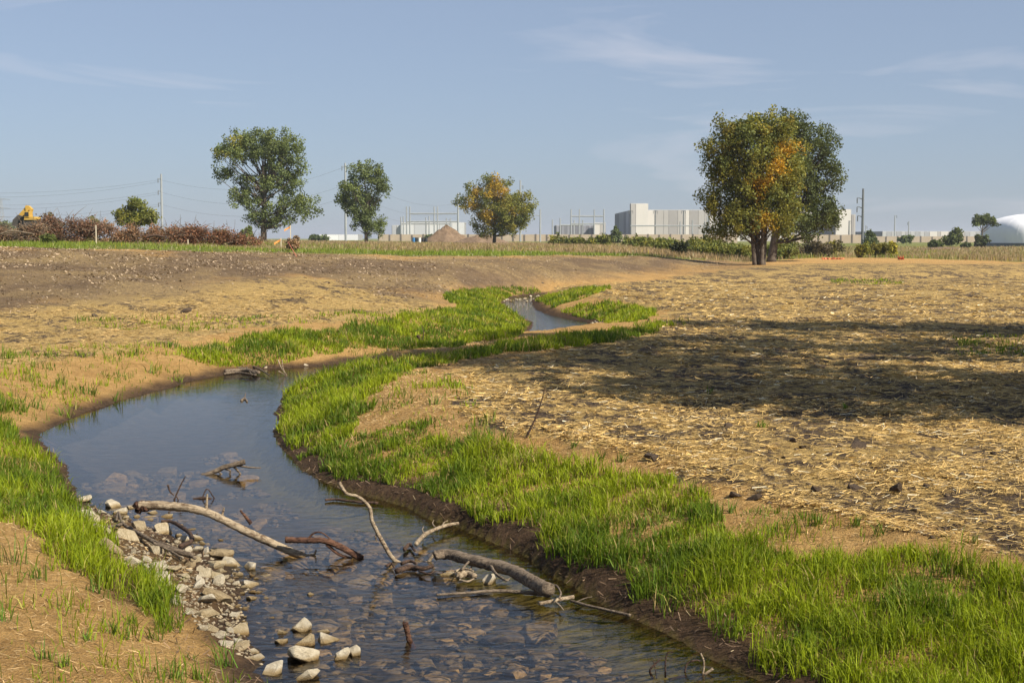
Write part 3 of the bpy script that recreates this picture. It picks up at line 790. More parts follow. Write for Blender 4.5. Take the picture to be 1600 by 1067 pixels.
for y0, y1 in [(4.5, 7), (7, 9), (9, 11), (11, 13.5), (13.5, 17), (17, 22), (22, 28), (28, 36), (36, 48), (48, 72)]:
    ym = (y0 + y1) / 2; xw = y1 * 0.40 + 0.8
    dens = min(5000, 5000 * (9.5 / ym) ** 1.4)
    n = int((y1 - y0) * 2 * xw * dens)
    x = rng.uniform(-xw, xw, n); y = rng.uniform(y0, y1, n)
    sd = bil(GSD, x, y); ok = sd > 0.05; x, y, sd = x[ok], y[ok], sd[ok]
    z = gz(x, y); px, py = project(x, y, z); s = F / y
    qx = px + (fbm(x * 1.5, y * 1.5, 61) - .5) * s * 0.7; qy = py + (fbm(x * 1.5, y * 1.5, 67) - .5) * s * 0.22
    de = np.zeros(len(x))
    for P in DENSE: de = np.maximum(de, inside(qx, qy, P))
    sp = np.zeros(len(x))
    for P in SPARSE: sp = np.maximum(sp, inside(qx, qy, P))
    cl = fbm(x * 2.6, y * 2.6, 71)
    bankw = bil(GW, x, y)
    edge = np.where(bankw > 0.5, smooth(0.03, 0.24, sd + (cl - .5) * 0.75), smooth(0.05, 0.3, sd))
    near_l = np.where((bankw < .5) & (y < 19), 0.55, 1.0)
    p = de * near_l * edge * (0.30 + 0.70 * smooth(0.32, 0.52, fbm(x * 4, y * 4, 73))) + (1 - de) * sp * (0.014 + 0.22 * smooth(0.52, 0.70, fbm(x * 1.9, y * 1.9, 77)))
    p = p * np.where((de == 0) & (bankw < .5) & (y < 13), .3, 1.0)
    k = rng.uniform(0, 1, len(x)) < p
    x, y, z, de, cl, sd = x[k], y[k], z[k], de[k], cl[k], sd[k]
    big = fbm(x * 0.8, y * 0.8, 81)
    n = len(x)
    h = (0.05 + 0.075 * smooth(0.3, 0.7, big) + 0.11 * smooth(.3, .75, fbm(x * 5, y * 5, 83))) * rng.uniform(0.5, 1.3, n) * np.where(de > 0, 1, 0.85) * min(1.0, (ym / 12) ** 0.25)
    w = 0.0072 * max(1, (ym / 9.5) ** 0.78) * rng.uniform(0.7, 1.4, n)
    lean = np.abs(rng.normal(0.45, 0.35, n)).clip(0, 1.3)
    g1 = np.array([0.265, 0.318, 0.010]); g2 = np.array([0.092, 0.152, 0.009]); g3 = np.array([0.36, 0.33, 0.07]); g4 = np.array([0.40, 0.29, 0.12])
    f1 = np.clip(smooth(0.35, 0.65, fbm(x * 1.1, y * 1.1, 91)) + rng.normal(0, 0.22, n), 0, 1)[:, None]
    t = g1 * (1 - f1) + g2 * f1
    yl = rng.uniform(0, 1, n); dry = 0.035 + 0.14 * smooth(.55, .75, fbm(x * .9, y * .9, 99)); t[yl < dry] = g3; t[yl > 1 - dry * .6] = g4
    t = t * rng.uniform(0.75, 1.25, (n, 1))
    right = bil(GW, x, y) > 0.5
    PP = np.stack([x, y, z - 0.01], 1)
    for key, q in (('right', (de > 0) & right), ('left', (de > 0) & ~right), ('sparse', de == 0)):
        if q.any(): acc[key].append(blades(PP[q], h[q], w[q], lean[q], t[q], rng))
# meadow beyond the berm and field: coarse stems, green below, dry gold and pinkish seed heads behind
for y0, y1, dens in [(55, 80, 30), (80, 110, 24), (110, 150, 12), (150, 220, 4), (220, 330, 1.2)]:
    xw = y1 * 0.40
    n = int((y1 - y0) * 2 * xw * dens); x = rng.uniform(-xw, xw, n); y = rng.uniform(y0, y1, n)
    k = rng.uniform(0, 1, n) < bil(meadow, x, y) * (0.3 + 0.7 * smooth(.35, .6, fbm(x * .15, y * .15, 95)))
    x, y = x[k], y[k]; z = gz(x, y); n = len(x); px, py = project(x, y, z)
    h = rng.uniform(0.10, 0.30, n) + np.interp(y, [100, 118, 170, 230], [0, .35, .45, .3]) * rng.uniform(.4, 1, n); w = rng.uniform(0.015, 0.04, n) * (y1 / 90)
    dry = smooth(0.40, 0.62, fbm(x * .06, y * .06, 97) + np.interp(y, [98, 122], [-0.18, 0.22]) + rng.normal(0, .08, n))[:, None]
    t = np.array([0.195, 0.25, 0.03]) * (1 - dry) + np.array([0.36, 0.25, 0.14]) * dry
    t = t * rng.uniform(0.7, 1.3, (n, 1)); fl = rng.uniform(0, 1, n); t[fl < 0.02] = (0.6, 0.55, 0.35); t[fl > 0.98] = (0.45, 0.36, 0.02)
    acc['meadow'].append(blades(np.stack([x, y, z - .02], 1), h, w, np.abs(rng.normal(.3, .3, n)).clip(0, 1), t, rng))
def merge(L):
    o = 0; vs, fs, ts, cs = [], [], [], []
    for v, f, t, c_ in L:
        vs.append(v); fs.append(f + o); ts.append(t); cs.append(c_); o += len(v)
    return np.vstack(vs), np.concatenate(fs), np.concatenate(ts), np.vstack(cs)
for key, nm, lb in (('right', 'bank_grass', 'lush bright green grass on the bank beside the straw field'), ('left', 'bank_grass', 'green grass on the bank below the bare soil berm'), ('sparse', 'sprouting_grass', 'thin grass sprouting through the tan matting'), ('meadow', 'meadow_grass', 'rough green and dry gold meadow grass beyond the bare soil')):
    v, f, t, c_ = merge(acc[key])
    tag(link(nm, np_mesh(nm, v, f, t, M['grass'], c_)), lb, 'grass', kind='stuff')

# tufts one can pick out on the matting
TUFTS = [(20, 880, 70), (60, 905, 42), (14, 745, 30), (200, 1000, 40), (175, 990, 34), (72, 1030, 40), (135, 1000, 26), (240, 1000, 44), (270, 1060, 40), (350, 1040, 60), (310, 1062, 40), (98, 1040, 26), (15, 970, 42), (205, 975, 30), (150, 925, 40), (300, 1030, 22),
         (1210, 838, 46), (1278, 820, 30), (1145, 800, 28), (1338, 822, 30), (1375, 836, 34), (1465, 880, 40), (1520, 850, 26), (680, 632, 26), (715, 604, 20), (790, 695, 34), (765, 690, 36), (1190, 668, 20), (1110, 615, 16), (895, 700, 20), (940, 716, 28), (970, 722, 22), (1320, 640, 14), (1085, 770, 30), (62, 640, 34), (100, 652, 36), (145, 618, 30), (180, 628, 28), (30, 628, 34), (240, 584, 26), (210, 556, 20), (95, 600, 26)]
tg = 'single grass tufts growing through the matting'
for i, (px, py, hp) in enumerate(TUFTS):
    b_ = gnd(px, py); r2 = np.random.default_rng(500 + i); n = int(r2.integers(10, 22)); hh = hp * b_.y / F
    P = np.zeros((n, 3)); P[:, :2] = r2.normal(0, hh * 0.16, (n, 2)); P[:, 2] = -0.015
    t = np.array([0.10, 0.18, 0.02]) * r2.uniform(0.6, 1.5, (n, 1)); t[:, 0] *= r2.uniform(.8, 1.6, n)
    v, f, tt, c_ = blades(P, hh * r2.uniform(.5, 1.1, n), np.full(n, 0.009 * max(1, (b_.y / 10) ** .7)), np.abs(r2.normal(.5, .3, n)).clip(0, 1.1), t, r2)
    o = link('grass_tuft', np_mesh('grass_tuft', v, f, tt, M['grass'], c_)); o.location = b_
    side = 'on the matting beside the straw field' if bil(GW, b_.x, b_.y) > .5 else 'on the matting of the gravel bar bank'
    hw = 'tall' if hp >= 40 else 'middling' if hp >= 28 else 'short'
    tag(o, hw + ' single tuft of green grass ' + side, 'grass tuft', hw + ' ' + tg + (' by the straw field' if bil(GW, b_.x, b_.y) > .5 else ''))

# ------------------------------------------------------------------ straw, chips, clods
rng = np.random.default_rng(33)
def strips(P, L, w, tint, rng, tilt=0.18):
    n = len(P); a = rng.normal(0.15, 0.75, n)
    d = np.stack([np.cos(a), np.sin(a), rng.normal(0, tilt, n)], 1) * (L * .5)[:, None]
    s = np.stack([-np.sin(a), np.cos(a), rng.normal(0, .5, n)], 1) * (w * .5)[:, None]
    v = np.stack([P - d - s, P + d - s * .6, P + d + s * .6, P - d + s], 1).reshape(-1, 3)
    return v, np.arange(4 * n), np.full(n, 4), np.repeat(tint, 4, axis=0)
def scatter(n, polys, pylo, pyhi, zg, power=1.0):
    px = rng.uniform(-250, 1850, n); py = pylo + (pyhi - pylo) * rng.uniform(0, 1, n) ** power
    a, b2, c2 = (px - 800) / F, CT + (533.5 - py) / F * ST, -ST + (533.5 - py) / F * CT
    t = (zg - HC) / c2; x, y = a * t, b2 * t
    for _ in range(3):
        zz = gz(x, y); t = (zz - HC) / c2; x, y = a * t, b2 * t
    zz = gz(x, y); qx, qy = project(x, y, zz)
    ok = np.zeros(n, bool)
    for P in polys: ok |= inside(qx + rng.normal(0, 12, n), qy + rng.normal(0, 3, n), P)
    ok &= (bil(GSD, x, y) > 0.4) & (y > 3)
    return np.stack([x, y, zz], 1)[ok]
P = scatter(290000, [STRAW_R], 440, 960, 0.72)
cv = fbm(P[:, 0] * 1.2, P[:, 1] * 0.8, 101, 4)
P = P[rng.uniform(0, 1, len(P)) < 0.25 + 0.75 * smooth(0.38, 0.55, cv)]
n = len(P); P[:, 2] += rng.uniform(0.002, 0.028, n)
t = np.array([0.68, 0.46, 0.165]) * rng.uniform(0.45, 1.2, (n, 1)) * np.array([1, 1, 1.0]); 
k = rng.uniform(0, 1, n); t[k < .12] = np.array([0.24, 0.16, 0.08]); t[k > .95] = (0.78, 0.68, 0.46)
dd = P[:, 1]
tag(link('loose_straw', np_mesh('loose_straw', *strips(P, rng.uniform(.035, .14, n) * np.clip((dd / 14) ** .4, .8, 2), 0.0055 * np.clip(dd / 12, .8, 4), t, rng)[:3], M['straw'], np.repeat(t, 4, axis=0))), 'loose straw mulch strewn over the dark field soil', 'straw', kind='stuff')
P = scatter(70000, [STRAW_L, BERM], 430, 620, 0.9, 1.0)
n = len(P); P[:, 2] += .006; t = np.array([0.64, 0.44, 0.18]) * rng.uniform(.45, 1.1, (n, 1)); dd = P[:, 1]
tag(link('loose_straw', np_mesh('loose_straw', *strips(P, rng.uniform(.05, .18, n) * np.clip((dd / 14) ** .2, .6, 1.3), 0.004 * np.clip(dd / 14, .8, 3), t, rng)[:3], M['straw'], np.repeat(t, 4, axis=0))), 'loose straw and fibres on the ground below the soil berm', 'straw', kind='stuff')
P = scatter(60000, [BERM], 385, 500, 1.6)
n = len(P); t = np.array([0.42, 0.31, 0.20]) * rng.uniform(.35, 1.25, (n, 1)); P[:, 2] += .02
tag(link('wood_chips', np_mesh('wood_chips', *strips(P, rng.uniform(.03, .11, n), rng.uniform(.015, .055, n), t, rng, .5)[:3], M['straw'], np.repeat(t, 4, axis=0))), 'pale chips and stones littering the bare soil berm', 'wood chips', kind='stuff')

x = rng.uniform(-6, 6, 60000); y = rng.uniform(7, 24, 60000); sd = bil(GSD, x, y)
k = (sd > 0.0) & (sd < .55) & (rng.uniform(0, 1, 60000) < .6); P = np.stack([x, y, gz(x, y) + .012], 1)[k]; n = len(P)
t = np.array([0.17, 0.11, 0.065]) * rng.uniform(.3, 1.7, (n, 1)); t[rng.uniform(0, 1, n) < .05] = (0.42, 0.33, 0.19)
tag(link('root_litter', np_mesh('root_litter', *strips(P, rng.uniform(.02, .09, n), rng.uniform(.003, .008, n), t, rng, .6)[:3], M['straw'], np.repeat(t, 4, axis=0))), 'brown roots and dead fibres on the muddy bank edges', 'litter', kind='stuff')

x = rng.uniform(-6, 8, 150000); y = 5 + 25 * rng.uniform(0, 1, 150000) ** 1.3; sd = bil(GSD, x, y)
k = (sd > 0.35) & (bil(straw, x, y) < .5) & (bil(berm, x, y) < .5); P = np.stack([x, y, gz(x, y) + .006], 1)[k]; n = len(P)
t = np.array([0.58, 0.40, 0.19]) * rng.uniform(.3, 1.25, (n, 1))
tag(link('mat_fibres', np_mesh('mat_fibres', *strips(P, rng.uniform(.015, .08, n), rng.uniform(.0015, .0045, n) * np.clip(P[:, 1] / 10, 1, 3), t, rng, .35)[:3], M['straw'], np.repeat(t, 4, axis=0))), 'loose coconut fibres fraying from the tan matting', 'fibres', kind='stuff')

def hull(name, seed, n=16, flat=0.6, lump=0.0, bev=0.05):
    rr = random.Random(seed); bm = bmesh.new()
    for k in range(n):
        d = Vector((rr.gauss(0, 1), rr.gauss(0, 1), rr.gauss(0, 1))).normalized()
        e = Vector([math.copysign(abs(c_) ** 0.72, c_) for c_ in d]) * rr.uniform(.8, 1.0)
        bm.verts.new((e.x, e.y * rr.uniform(.8, 1), e.z * flat))
    r = bmesh.ops.convex_hull(bm, input=bm.verts)
    bmesh.ops.delete(bm, geom=[v for v in bm.verts if not v.link_faces], context='VERTS')
    bmesh.ops.dissolve_limit(bm, angle_limit=math.radians(14), verts=bm.verts, edges=bm.edges)
    if bev: bmesh.ops.bevel(bm, geom=list(bm.edges), offset=bev, segments=2, affect='EDGES', profile=.6, clamp_overlap=True)
    if lump:
        bmesh.ops.triangulate(bm, faces=bm.faces)
        bmesh.ops.subdivide_edges(bm, edges=bm.edges, cuts=1)
        for v in bm.verts: v.co *= 1 + rr.uniform(-lump, lump)
    bmesh.ops.triangulate(bm, faces=bm.faces)
    me = bpy.data.meshes.new(name); bm.to_mesh(me); bm.free()
    me.polygons.foreach_set('use_smooth', [False] * len(me.polygons))
    return me
CRUMB = [hull('crumb', 700 + k, 9, .6, 0, 0) for k in range(4)]
ROCKS = [hull('rock', 200 + k, 19 + k % 5, [.6, .75, .5, .66][k % 4], 0.0, .09) for k in range(14)]
for r_ in ROCKS: r_.materials.append(M['limestone'])
COBS = [hull('cobble', 300 + k, 22, [.5, .4, .6][k % 3], 0, .14) for k in range(8)]
for r_ in COBS: r_.materials.append(M['cobble'])
CLODS = [hull('clod', 400 + k, 18, .6, .08, .0) for k in range(5)]
for r_ in CLODS: r_.materials.append(M['clod'])

def rock(p, r, sq=1.0, name='limestone_rock', meshes=ROCKS, rr=random):
    o = link(name, rr.choice(meshes)); o.location = p
    o.scale = (r, r * rr.uniform(.7, 1.0), r * sq); o.rotation_euler = (rr.gauss(0, .32), rr.gauss(0, .32), rr.uniform(0, 6.28))
    return o
rr = random.Random(77)
cg = 'dark soil clods on the straw field'
for px, py, w in [(1275, 768, 20), (1255, 700, 14), (965, 680, 10), (1020, 716, 24), (1150, 775, 22), (1180, 780, 22), (1400, 768, 26), (1335, 765, 22), (1430, 798, 10), (1225, 716, 10), (1060, 590, 12), (1140, 668, 18), (1550, 712, 14), (1500, 745, 18), (1340, 700, 22), (1295, 712, 10), (1395, 738, 16), (1580, 800, 16), (1450, 762, 14), (1210, 512, 8), (1150, 552, 8), (1110, 668, 10), (1560, 812, 14), (1480, 690, 12), (1000, 660, 10), (1090, 640, 10), (870, 600, 8), (1240, 690, 12)]:
    b_ = gnd(px, py); r = w * .5 * b_.y / F * 1.4
    tag(rock(b_ + Vector((0, 0, r * .1)), r, .7, 'soil_clod', CLODS, rr), 'dark lump of soil on the straw strewn field', 'clod', cg)
for px, py, w, lb in [(291, 489, 20, 'larger dark root clod on the straw slope below the berm'), (148, 495, 11, 'small round dark clod on the straw slope below the berm')]:
    b_ = gnd(px, py); r = w * .5 * b_.y / F
    tag(rock(b_ + Vector((0, 0, r * .3)), r, .8, 'soil_clod', CLODS, rr), lb, 'clod')
for i, (px, py) in enumerate([(470, 466), (500, 468), (505, 466), (528, 463), (566, 466), (600, 462), (628, 466), (848, 443), (800, 447), (640, 450), (560, 452), (700, 440)]):
    b_ = gnd(px, py); r = rr.uniform(3, 6) * .5 * b_.y / F
    tag(rock(b_ + Vector((0, 0, r * .2)), r, .8, 'soil_clod', CLODS, rr), 'dark clod at the foot of the bare soil berm', 'clod', 'clods along the foot of the berm')

P = scatter(9000, [STRAW_R], 440, 960, 0.72)
P = P[fbm(P[:, 0] * 1.2, P[:, 1] * 0.8, 101, 4) < 0.56]
CR = [(p, float(rr.uniform(.008, .04) * (rr.random() < .25) + rr.uniform(.008, .018) * max(1, p[1] / 18)), .7, rr.randrange(9999)) for p in P]

# ------------------------------------------------------------------ stones
lg = 'pale limestone rocks of the gravel bar'
NAMED = [(470, 985, 40, .5, 'flat pale rock standing in the shallow water behind others'), (473, 1032, 48, .6, 'largest pale domed rock in the shallow water cluster'), (475, 1010, 34, .6, 'squarish pale rock in the middle of the water cluster'), (511, 1004, 34, .6, 'pale blocky rock beside the squarish one in shallow water'), (534, 1032, 34, .7, 'pale pointed rock leaning in the shallow water'), (556, 1026, 26, .8, 'small upright pale rock at the end of the water cluster'), (444, 992, 20, .6, 'small brown-stained rock beside the flat pale rock'), (440, 1006, 24, .5, 'low tan rock touching the water cluster'), (505, 990, 22, .4, 'low wet tan rock just above the water surface'),
         (390, 890, 22, .9, 'single upright white rock at the edge of the gravel bar'), (428, 1052, 40, .6, 'white rock against the bank corner below the matting'), (482, 1062, 40, .6, 'white rounded rock in the water near the bank corner'), (342, 936, 44, .35, 'long flat pale slab in the gravel bar'), (322, 940, 34, .4, 'flat pale slab beside the long slab'), (325, 962, 34, .5, 'white rock with a dark underside by the bank foot'), (175, 862, 36, .6, 'big white rock half hidden in the grass edge'), (130, 783, 26, .45, 'low white rock at the upper end of the bar beside the grass'), (246, 864, 20, .9, 'upright white oval rock between darker stones'), (200, 842, 34, .6, 'pale rounded rock under the dead branch'), (255, 833, 34, .45, 'flat pale rock inside the curved dark root'), (254, 822, 18, .6, 'small pale block on top of the flat rock'), (217, 826, 28, .7, 'pale pointed rock by the fork of the dead branch'), (210, 880, 26, .6, 'white angular rock at the grass edge below the dead branch')]
for px, py, w, sq, lb in NAMED:
    b_ = surf(px, py); r = w * .66 * b_.y / F
    tag(rock(b_ + Vector((0, 0, r * sq * .35)), r, sq * 1.4, 'limestone_rock', ROCKS, rr), lb, 'rock')
BAR = [(122, 772), (175, 788), (245, 797), (300, 828), (335, 856), (392, 893), (418, 915), (392, 950), (380, 985), (410, 1040), (370, 1022), (325, 992), (290, 960), (255, 925), (200, 886), (150, 846), (124, 812)]
pts = []; tries = 0
while len(pts) < 250 and tries < 30000:
    tries += 1
    px, py = rr.uniform(115, 420), rr.uniform(770, 1040)
    if not inside(np.array([px]), np.array([py]), BAR)[0]: continue
    w = rr.choice([6, 7, 8, 9, 10, 12, 14, 18, 22, 27] if len(pts) > 26 else [24, 28, 32, 38]); w *= rr.uniform(.8, 1.15)
    if any(abs(px - a) < (w + c2) * .30 and abs(py - b2) < (w + c2) * .16 for a, b2, c2 in pts) or any(abs(px - q[0]) < (w + q[2]) * .42 and abs(py - q[1]) < (w + q[2]) * .3 for q in NAMED): continue
    pts.append((px, py, w))
def rock_words(px, py, w):
    sz = 'small' if w < 11 else 'fist-sized' if w < 20 else 'big'
    edge_ = float(bil(GSD, *surf(px, py)[:2]))
    wh = 'in the shallows off the bar' if edge_ < 0 else 'at the waterline of the bar' if edge_ < .25 else 'amid the gravel bar' if edge_ < .6 else 'at the grassy edge of the bar'
    up = 'behind the pale log' if py < 830 else 'beside the pale log' if py < 900 else 'below the pale log'
    return '%s pale angular rock %s, %s' % (sz, wh, up), 'rock', '%s rocks %s %s' % (sz, wh, up)
for px, py, w in pts:
    b_ = surf(px, py); r = w * .60 * b_.y / F
    tag(rock(b_ + Vector((0, 0, r * .15)), r, rr.uniform(.5, .95), 'limestone_rock', ROCKS, rr), *rock_words(px, py, w))
for px, py, w in [(410, 930, 10), (415, 935, 14), (484, 930, 14), (384, 953, 16), (425, 967, 10), (400, 905, 12), (345, 845, 12), (372, 790 + 100, 9)]:
    b_ = on_z(px, py, -0.01); r = w * .6 * b_.y / F
    tag(rock(b_, r, .9, 'limestone_rock', ROCKS, rr), 'small tan rock just breaking the water off the gravel bar', 'rock', 'small rocks off the gravel bar')
for px, py, w in [(450, 572, 8), (460, 569, 9), (478, 571, 8), (484, 566, 10), (415, 575, 8)]:
    b_ = on_z(px, py, 0.02); r = w * .55 * b_.y / F
    tag(rock(b_, r, 1, 'limestone_rock', ROCKS, rr), 'grey stone at the water edge under the shaded grassy bank', 'rock', 'stones under the shaded bank')
for i in range(26):
    px, py = rr.uniform(778, 842), rr.uniform(462, 471); b_ = on_z(px, py, 0.03); r = rr.uniform(3, 6) * .5 * b_.y / F
    tag(rock(b_, r, .8, 'limestone_rock', ROCKS, rr), 'stone in the small riffle at the far bend of the creek', 'rock', 'riffle stones at the far bend')
for i in range(9):
    px = 922 + i * 4 + rr.uniform(-1, 1); b_ = on_z(px, 504 + rr.uniform(-1, 1), 0.06); r = rr.uniform(4, 6) * .5 * b_.y / F
    tag(rock(b_, r, .9, 'limestone_rock', ROCKS, rr), 'pale stone in the row under the grassy far bank', 'rock', 'row of stones under the far bank')
for i in range(7):
    px = rr.uniform(832, 905); b_ = on_z(px, 516 + rr.uniform(-2, 2), 0.0); r = rr.uniform(3, 5) * .5 * b_.y / F
    tag(rock(b_, r, .8, 'limestone_rock', ROCKS, rr), 'small stone breaking the water in the narrow far reach', 'rock', 'stones in the far reach')

# gravel of the bar and cobbles of the bed
def cobj(meshes, items, name, m, parent=None):
    vs = []; fs = []; o = 0
    dat = []
    for me in meshes:
        v = np.empty(len(me.vertices) * 3); me.vertices.foreach_get('co', v)
        f = np.empty(len(me.polygons) * 3, int); me.polygons.foreach_get('vertices', f); dat.append((v.reshape(-1, 3), f))
    for p, r, sq, k in items:
        v, f = dat[k % len(dat)]; a = (k * 2.39996) % 6.283
        c2, s2 = math.cos(a), math.sin(a)
        w = v * np.array([r, r * .75, r * sq]); w = np.stack([w[:, 0] * c2 - w[:, 1] * s2, w[:, 0] * s2 + w[:, 1] * c2, w[:, 2]], 1)
        vs.append(w + np.array(p)); fs.append(f + o); o += len(v)
    f = np.concatenate(fs)
    return link(name, np_mesh(name, np.vstack(vs), f, np.full(len(f) // 3, 3), m), parent)
tag(cobj(CRUMB, CR, 'soil_crumbs', M['clod']), 'crumbs of dark soil scattered through the straw', 'soil', kind='stuff')
items = []
while len(items) < 900:
    px, py = rr.uniform(115, 430), rr.uniform(770, 1050)
    if inside(np.array([px]), np.array([py]), BAR)[0]:
        b_ = surf(px, py)
        items.append((b_, rr.uniform(.008, .03), rr.uniform(.6, 1), rr.randrange(9999)))
LOWP = [hull('pebble', 600 + k, 9, .7, 0, 0) for k in range(4)]
tag(cobj(LOWP, items, 'bar_gravel', M['gravel']), 'small mixed gravel between the rocks of the bar', 'gravel', kind='stuff')
rng = np.random.default_rng(55)
x = rng.uniform(-5, 5, 60000); y = rng.uniform(7.5, 20, 60000)
sd = bil(GSD, x, y); k = (sd < -0.10) & (fbm(x * 1.1, y * 1.1, 121) < .60) & ((bil(GW, x, y) < .5) | (sd < -.5)); x, y = x[k], y[k]
keep = []; grid = {}
for a, b2 in zip(x, y):
    r = float(rng.choice([.035, .05, .05, .07, .07, .09, .11, .14, .19]) * rng.uniform(.8, 1.2)); gk = (int(a / .34), int(b2 / .34)); bad = False
    for i in (-1, 0, 1):
        for j in (-1, 0, 1):
            for q in grid.get((gk[0] + i, gk[1] + j), ()):
                if (q[0] - a) ** 2 + (q[1] - b2) ** 2 < (0.66 * (q[2] + r)) ** 2: bad = True; break
    if bad: continue
    grid.setdefault(gk, []).append((a, b2, r)); keep.append((a, b2, r))
keep.sort(key=lambda q: -q[2] / q[1] * (1 if abs(project(q[0], q[1], -.2)[0] - 800) < 820 and project(q[0], q[1], -.2)[1] < 1080 else 0))
rest = []
for i, (a, b2, r) in enumerate(keep):
    z = float(gz(a, b2)) + r * .1
    z = min(z, -0.02 - r * .3)
    if i < 280:
        o = rock((a, b2, z), r, .9, 'cobble', COBS, rr); o.parent = bed
        o.rotation_euler = (rr.uniform(-.15, .15), rr.uniform(-.15, .15), rr.uniform(0, 6.28))
    else: rest.append((Vector((a, b2, z)), r, .9, rr.randrange(9999)))
LOWC = [hull('cobble', 640 + k, 16, .45, 0, 0) for k in range(6)]
tag(cobj(LOWC, rest, 'cobble_layer', M['cobble'], bed), kind='stuff')

# ------------------------------------------------------------------ driftwood
def wood_thing(name, label, cat, parts, m, y=None, z=None, group=None, rough=0.24):
    """parts: (part name, [(px, py)...], width px at start, at end[, y]) ; depth from y, else from height z over the water"""
    pos = []
    for q in parts:
        yy = q[4] if len(q) > 4 else y
        pos.append([at_y(a, b2, yy) if yy is not None else (gnd(a, b2) if z == 'g' else on_z(a, b2, max(gnd(a, b2).z, 0) + .10) if z == 'bar' else on_z(a, b2, z)) for a, b2 in q[1]])
    root = empty(name, pos[0][-1], label, cat, group)
    for i, (q, P) in enumerate(zip(parts, pos)):
        C_ = curve(P, 12); k = P[0].y / F
        rr_ = random.Random(hash(label) % 1000 + i) if False else random.Random(len(label) * 31 + i)
        C_ = [c2 + Vector((rr_.gauss(0, 1), rr_.gauss(0, 1), rr_.gauss(0, 1))) * k * 0.02 * max(q[2], 2) for c2 in C_]
        R = [max(.003, r * (1 + .02 * rr_.uniform(-1, 1))) for r in taper(len(C_), q[2] * .5 * k, q[3] * .5 * k)]
        mb = MB(); mb.tube(C_, R, 11 if q[2] > 8 else 6, True, rough, i + len(label))
        o = mb.build(q[0], q[5] if len(q) > 5 else m, root, pos[0][-1], True)
    return root

wood_thing('driftwood_log', 'long pale barkless log slanting up from the water over the gravel bar', 'log',
  [('trunk', [(217, 791), (240, 789), (290, 793), (330, 803), (380, 828), (440, 855), (482, 873)], 15, 12), ('branch_stub', [(322, 800), (323, 786), (324, 772)], 6, 3), ('branch_stub', [(346, 810), (349, 798), (350, 793)], 5, 2), ('rotten_end', [(215, 793), (219, 791), (228, 791)], 19, 17, 12.46, M['red_wood']), ('splinter', [(392, 818), (383, 806), (375, 797)], 7, 3, 12.5, M['red_wood']), ('splinter', [(470, 868), (490, 866), (494, 858)], 5, 2)], M['pale_wood'], 12.45)
wood_thing('driftwood_root', 'dark red-brown root arching beside the end of the pale log', 'root',
  [('stem', [(446, 843), (480, 844), (510, 845), (540, 858), (566, 873)], 9, 11), ('side_root', [(480, 842), (492, 832), (505, 833), (520, 845)], 3, 2), ('side_root', [(510, 850), (530, 866), (550, 872)], 6, 4)], M['red_wood'], 12.35)
wood_thing('driftwood_branch', 'thin bent pale branch rising out of the water near the cut bank', 'branch',
  [('stem', [(530, 753), (541, 770), (560, 776), (577, 792), (582, 815), (600, 850), (618, 876), (640, 882), (668, 880)], 5, 8), ('twig', [(541, 770), (534, 764), (527, 760)], 3, 2), ('twig', [(590, 830), (587, 838), (589, 845)], 4, 2), ('twig', [(668, 880), (676, 868), (680, 860)], 6, 3)], M['pale_wood'], 12.2)
wood_thing('driftwood_log', 'thick weathered grey log lying along the cut bank', 'log',
  [('trunk', [(679, 868), (700, 866), (740, 876), (790, 888), (825, 905), (857, 922)], 15, 22), ('root', [(765, 880), (774, 895), (790, 906), (796, 904)], 6, 3), ('root', [(738, 872), (728, 882), (722, 890)], 4, 3), ('root', [(855, 915), (868, 914), (876, 925), (874, 934)], 4, 3)], M['grey_wood'], None, 0.10)
wood_thing('driftwood_stick', 'straight grey stick floating below the thick grey log', 'stick', [('stem', [(682, 929), (740, 925), (790, 923), (860, 929)], 4, 8)], M['grey_wood'], None, 0.02)
wood_thing('driftwood_stick', 'short pale stick at the lower end of the grey log', 'stick', [('stem', [(843, 943), (870, 937), (896, 932)], 6, 7), ('twig', [(868, 940), (875, 946), (880, 952)], 3, 2)], M['pale_wood'], None, 0.04)
wood_thing('driftwood_stick', 'thin stick pointing along the muddy bank foot', 'stick', [('stem', [(892, 938), (920, 946), (950, 953), (985, 961)], 5, 5), ('twig', [(900, 940), (915, 934), (925, 932)], 2, 1)], M['grey_wood'], None, 0.03)
wood_thing('driftwood_root', 'shaggy pale root end poking from the muddy bank', 'root', [('stem', [(650, 850), (664, 835), (682, 826), (700, 820), (716, 817)], 8, 5), ('fibre', [(682, 826), (676, 818), (678, 812)], 3, 1), ('fibre', [(690, 823), (694, 816), (700, 813)], 3, 1), ('fibre', [(664, 835), (660, 828), (662, 822)], 3, 1)], M['pale_wood'], None, 0.07)
wood_thing('root_tangle', 'dark muddy tangle of roots at the foot of the bent branch', 'roots', [('stem', [(620, 892), (640, 886), (660, 888), (676, 884)], 9, 6), ('fibre', [(628, 880), (640, 876), (650, 880)], 7, 4), ('fibre', [(632, 858), (640, 850), (648, 860)], 7, 4), ('fibre', [(604, 884), (611, 880), (616, 886)], 5, 3), ('fibre', [(655, 892), (670, 896), (680, 892)], 4, 2)], M['dark_wood'], None, 0.03)
wood_thing('root_tangle', 'pale knot of fine roots under the thick grey log', 'roots', [('stem', [(715, 900), (730, 896), (742, 900)], 12, 9), ('fibre', [(712, 892), (725, 888), (740, 892)], 5, 3), ('fibre', [(718, 906), (730, 908), (740, 904)], 4, 3), ('fibre', [(735, 890), (738, 880), (734, 872)], 3, 2)], M['pale_wood'], None, 0.05)
b_ = on_z(766, 906, 0.02); tag(rock(b_, .085, 1.1, 'limestone_rock', ROCKS, rr), 'white block of limestone under the thick grey log', 'rock')
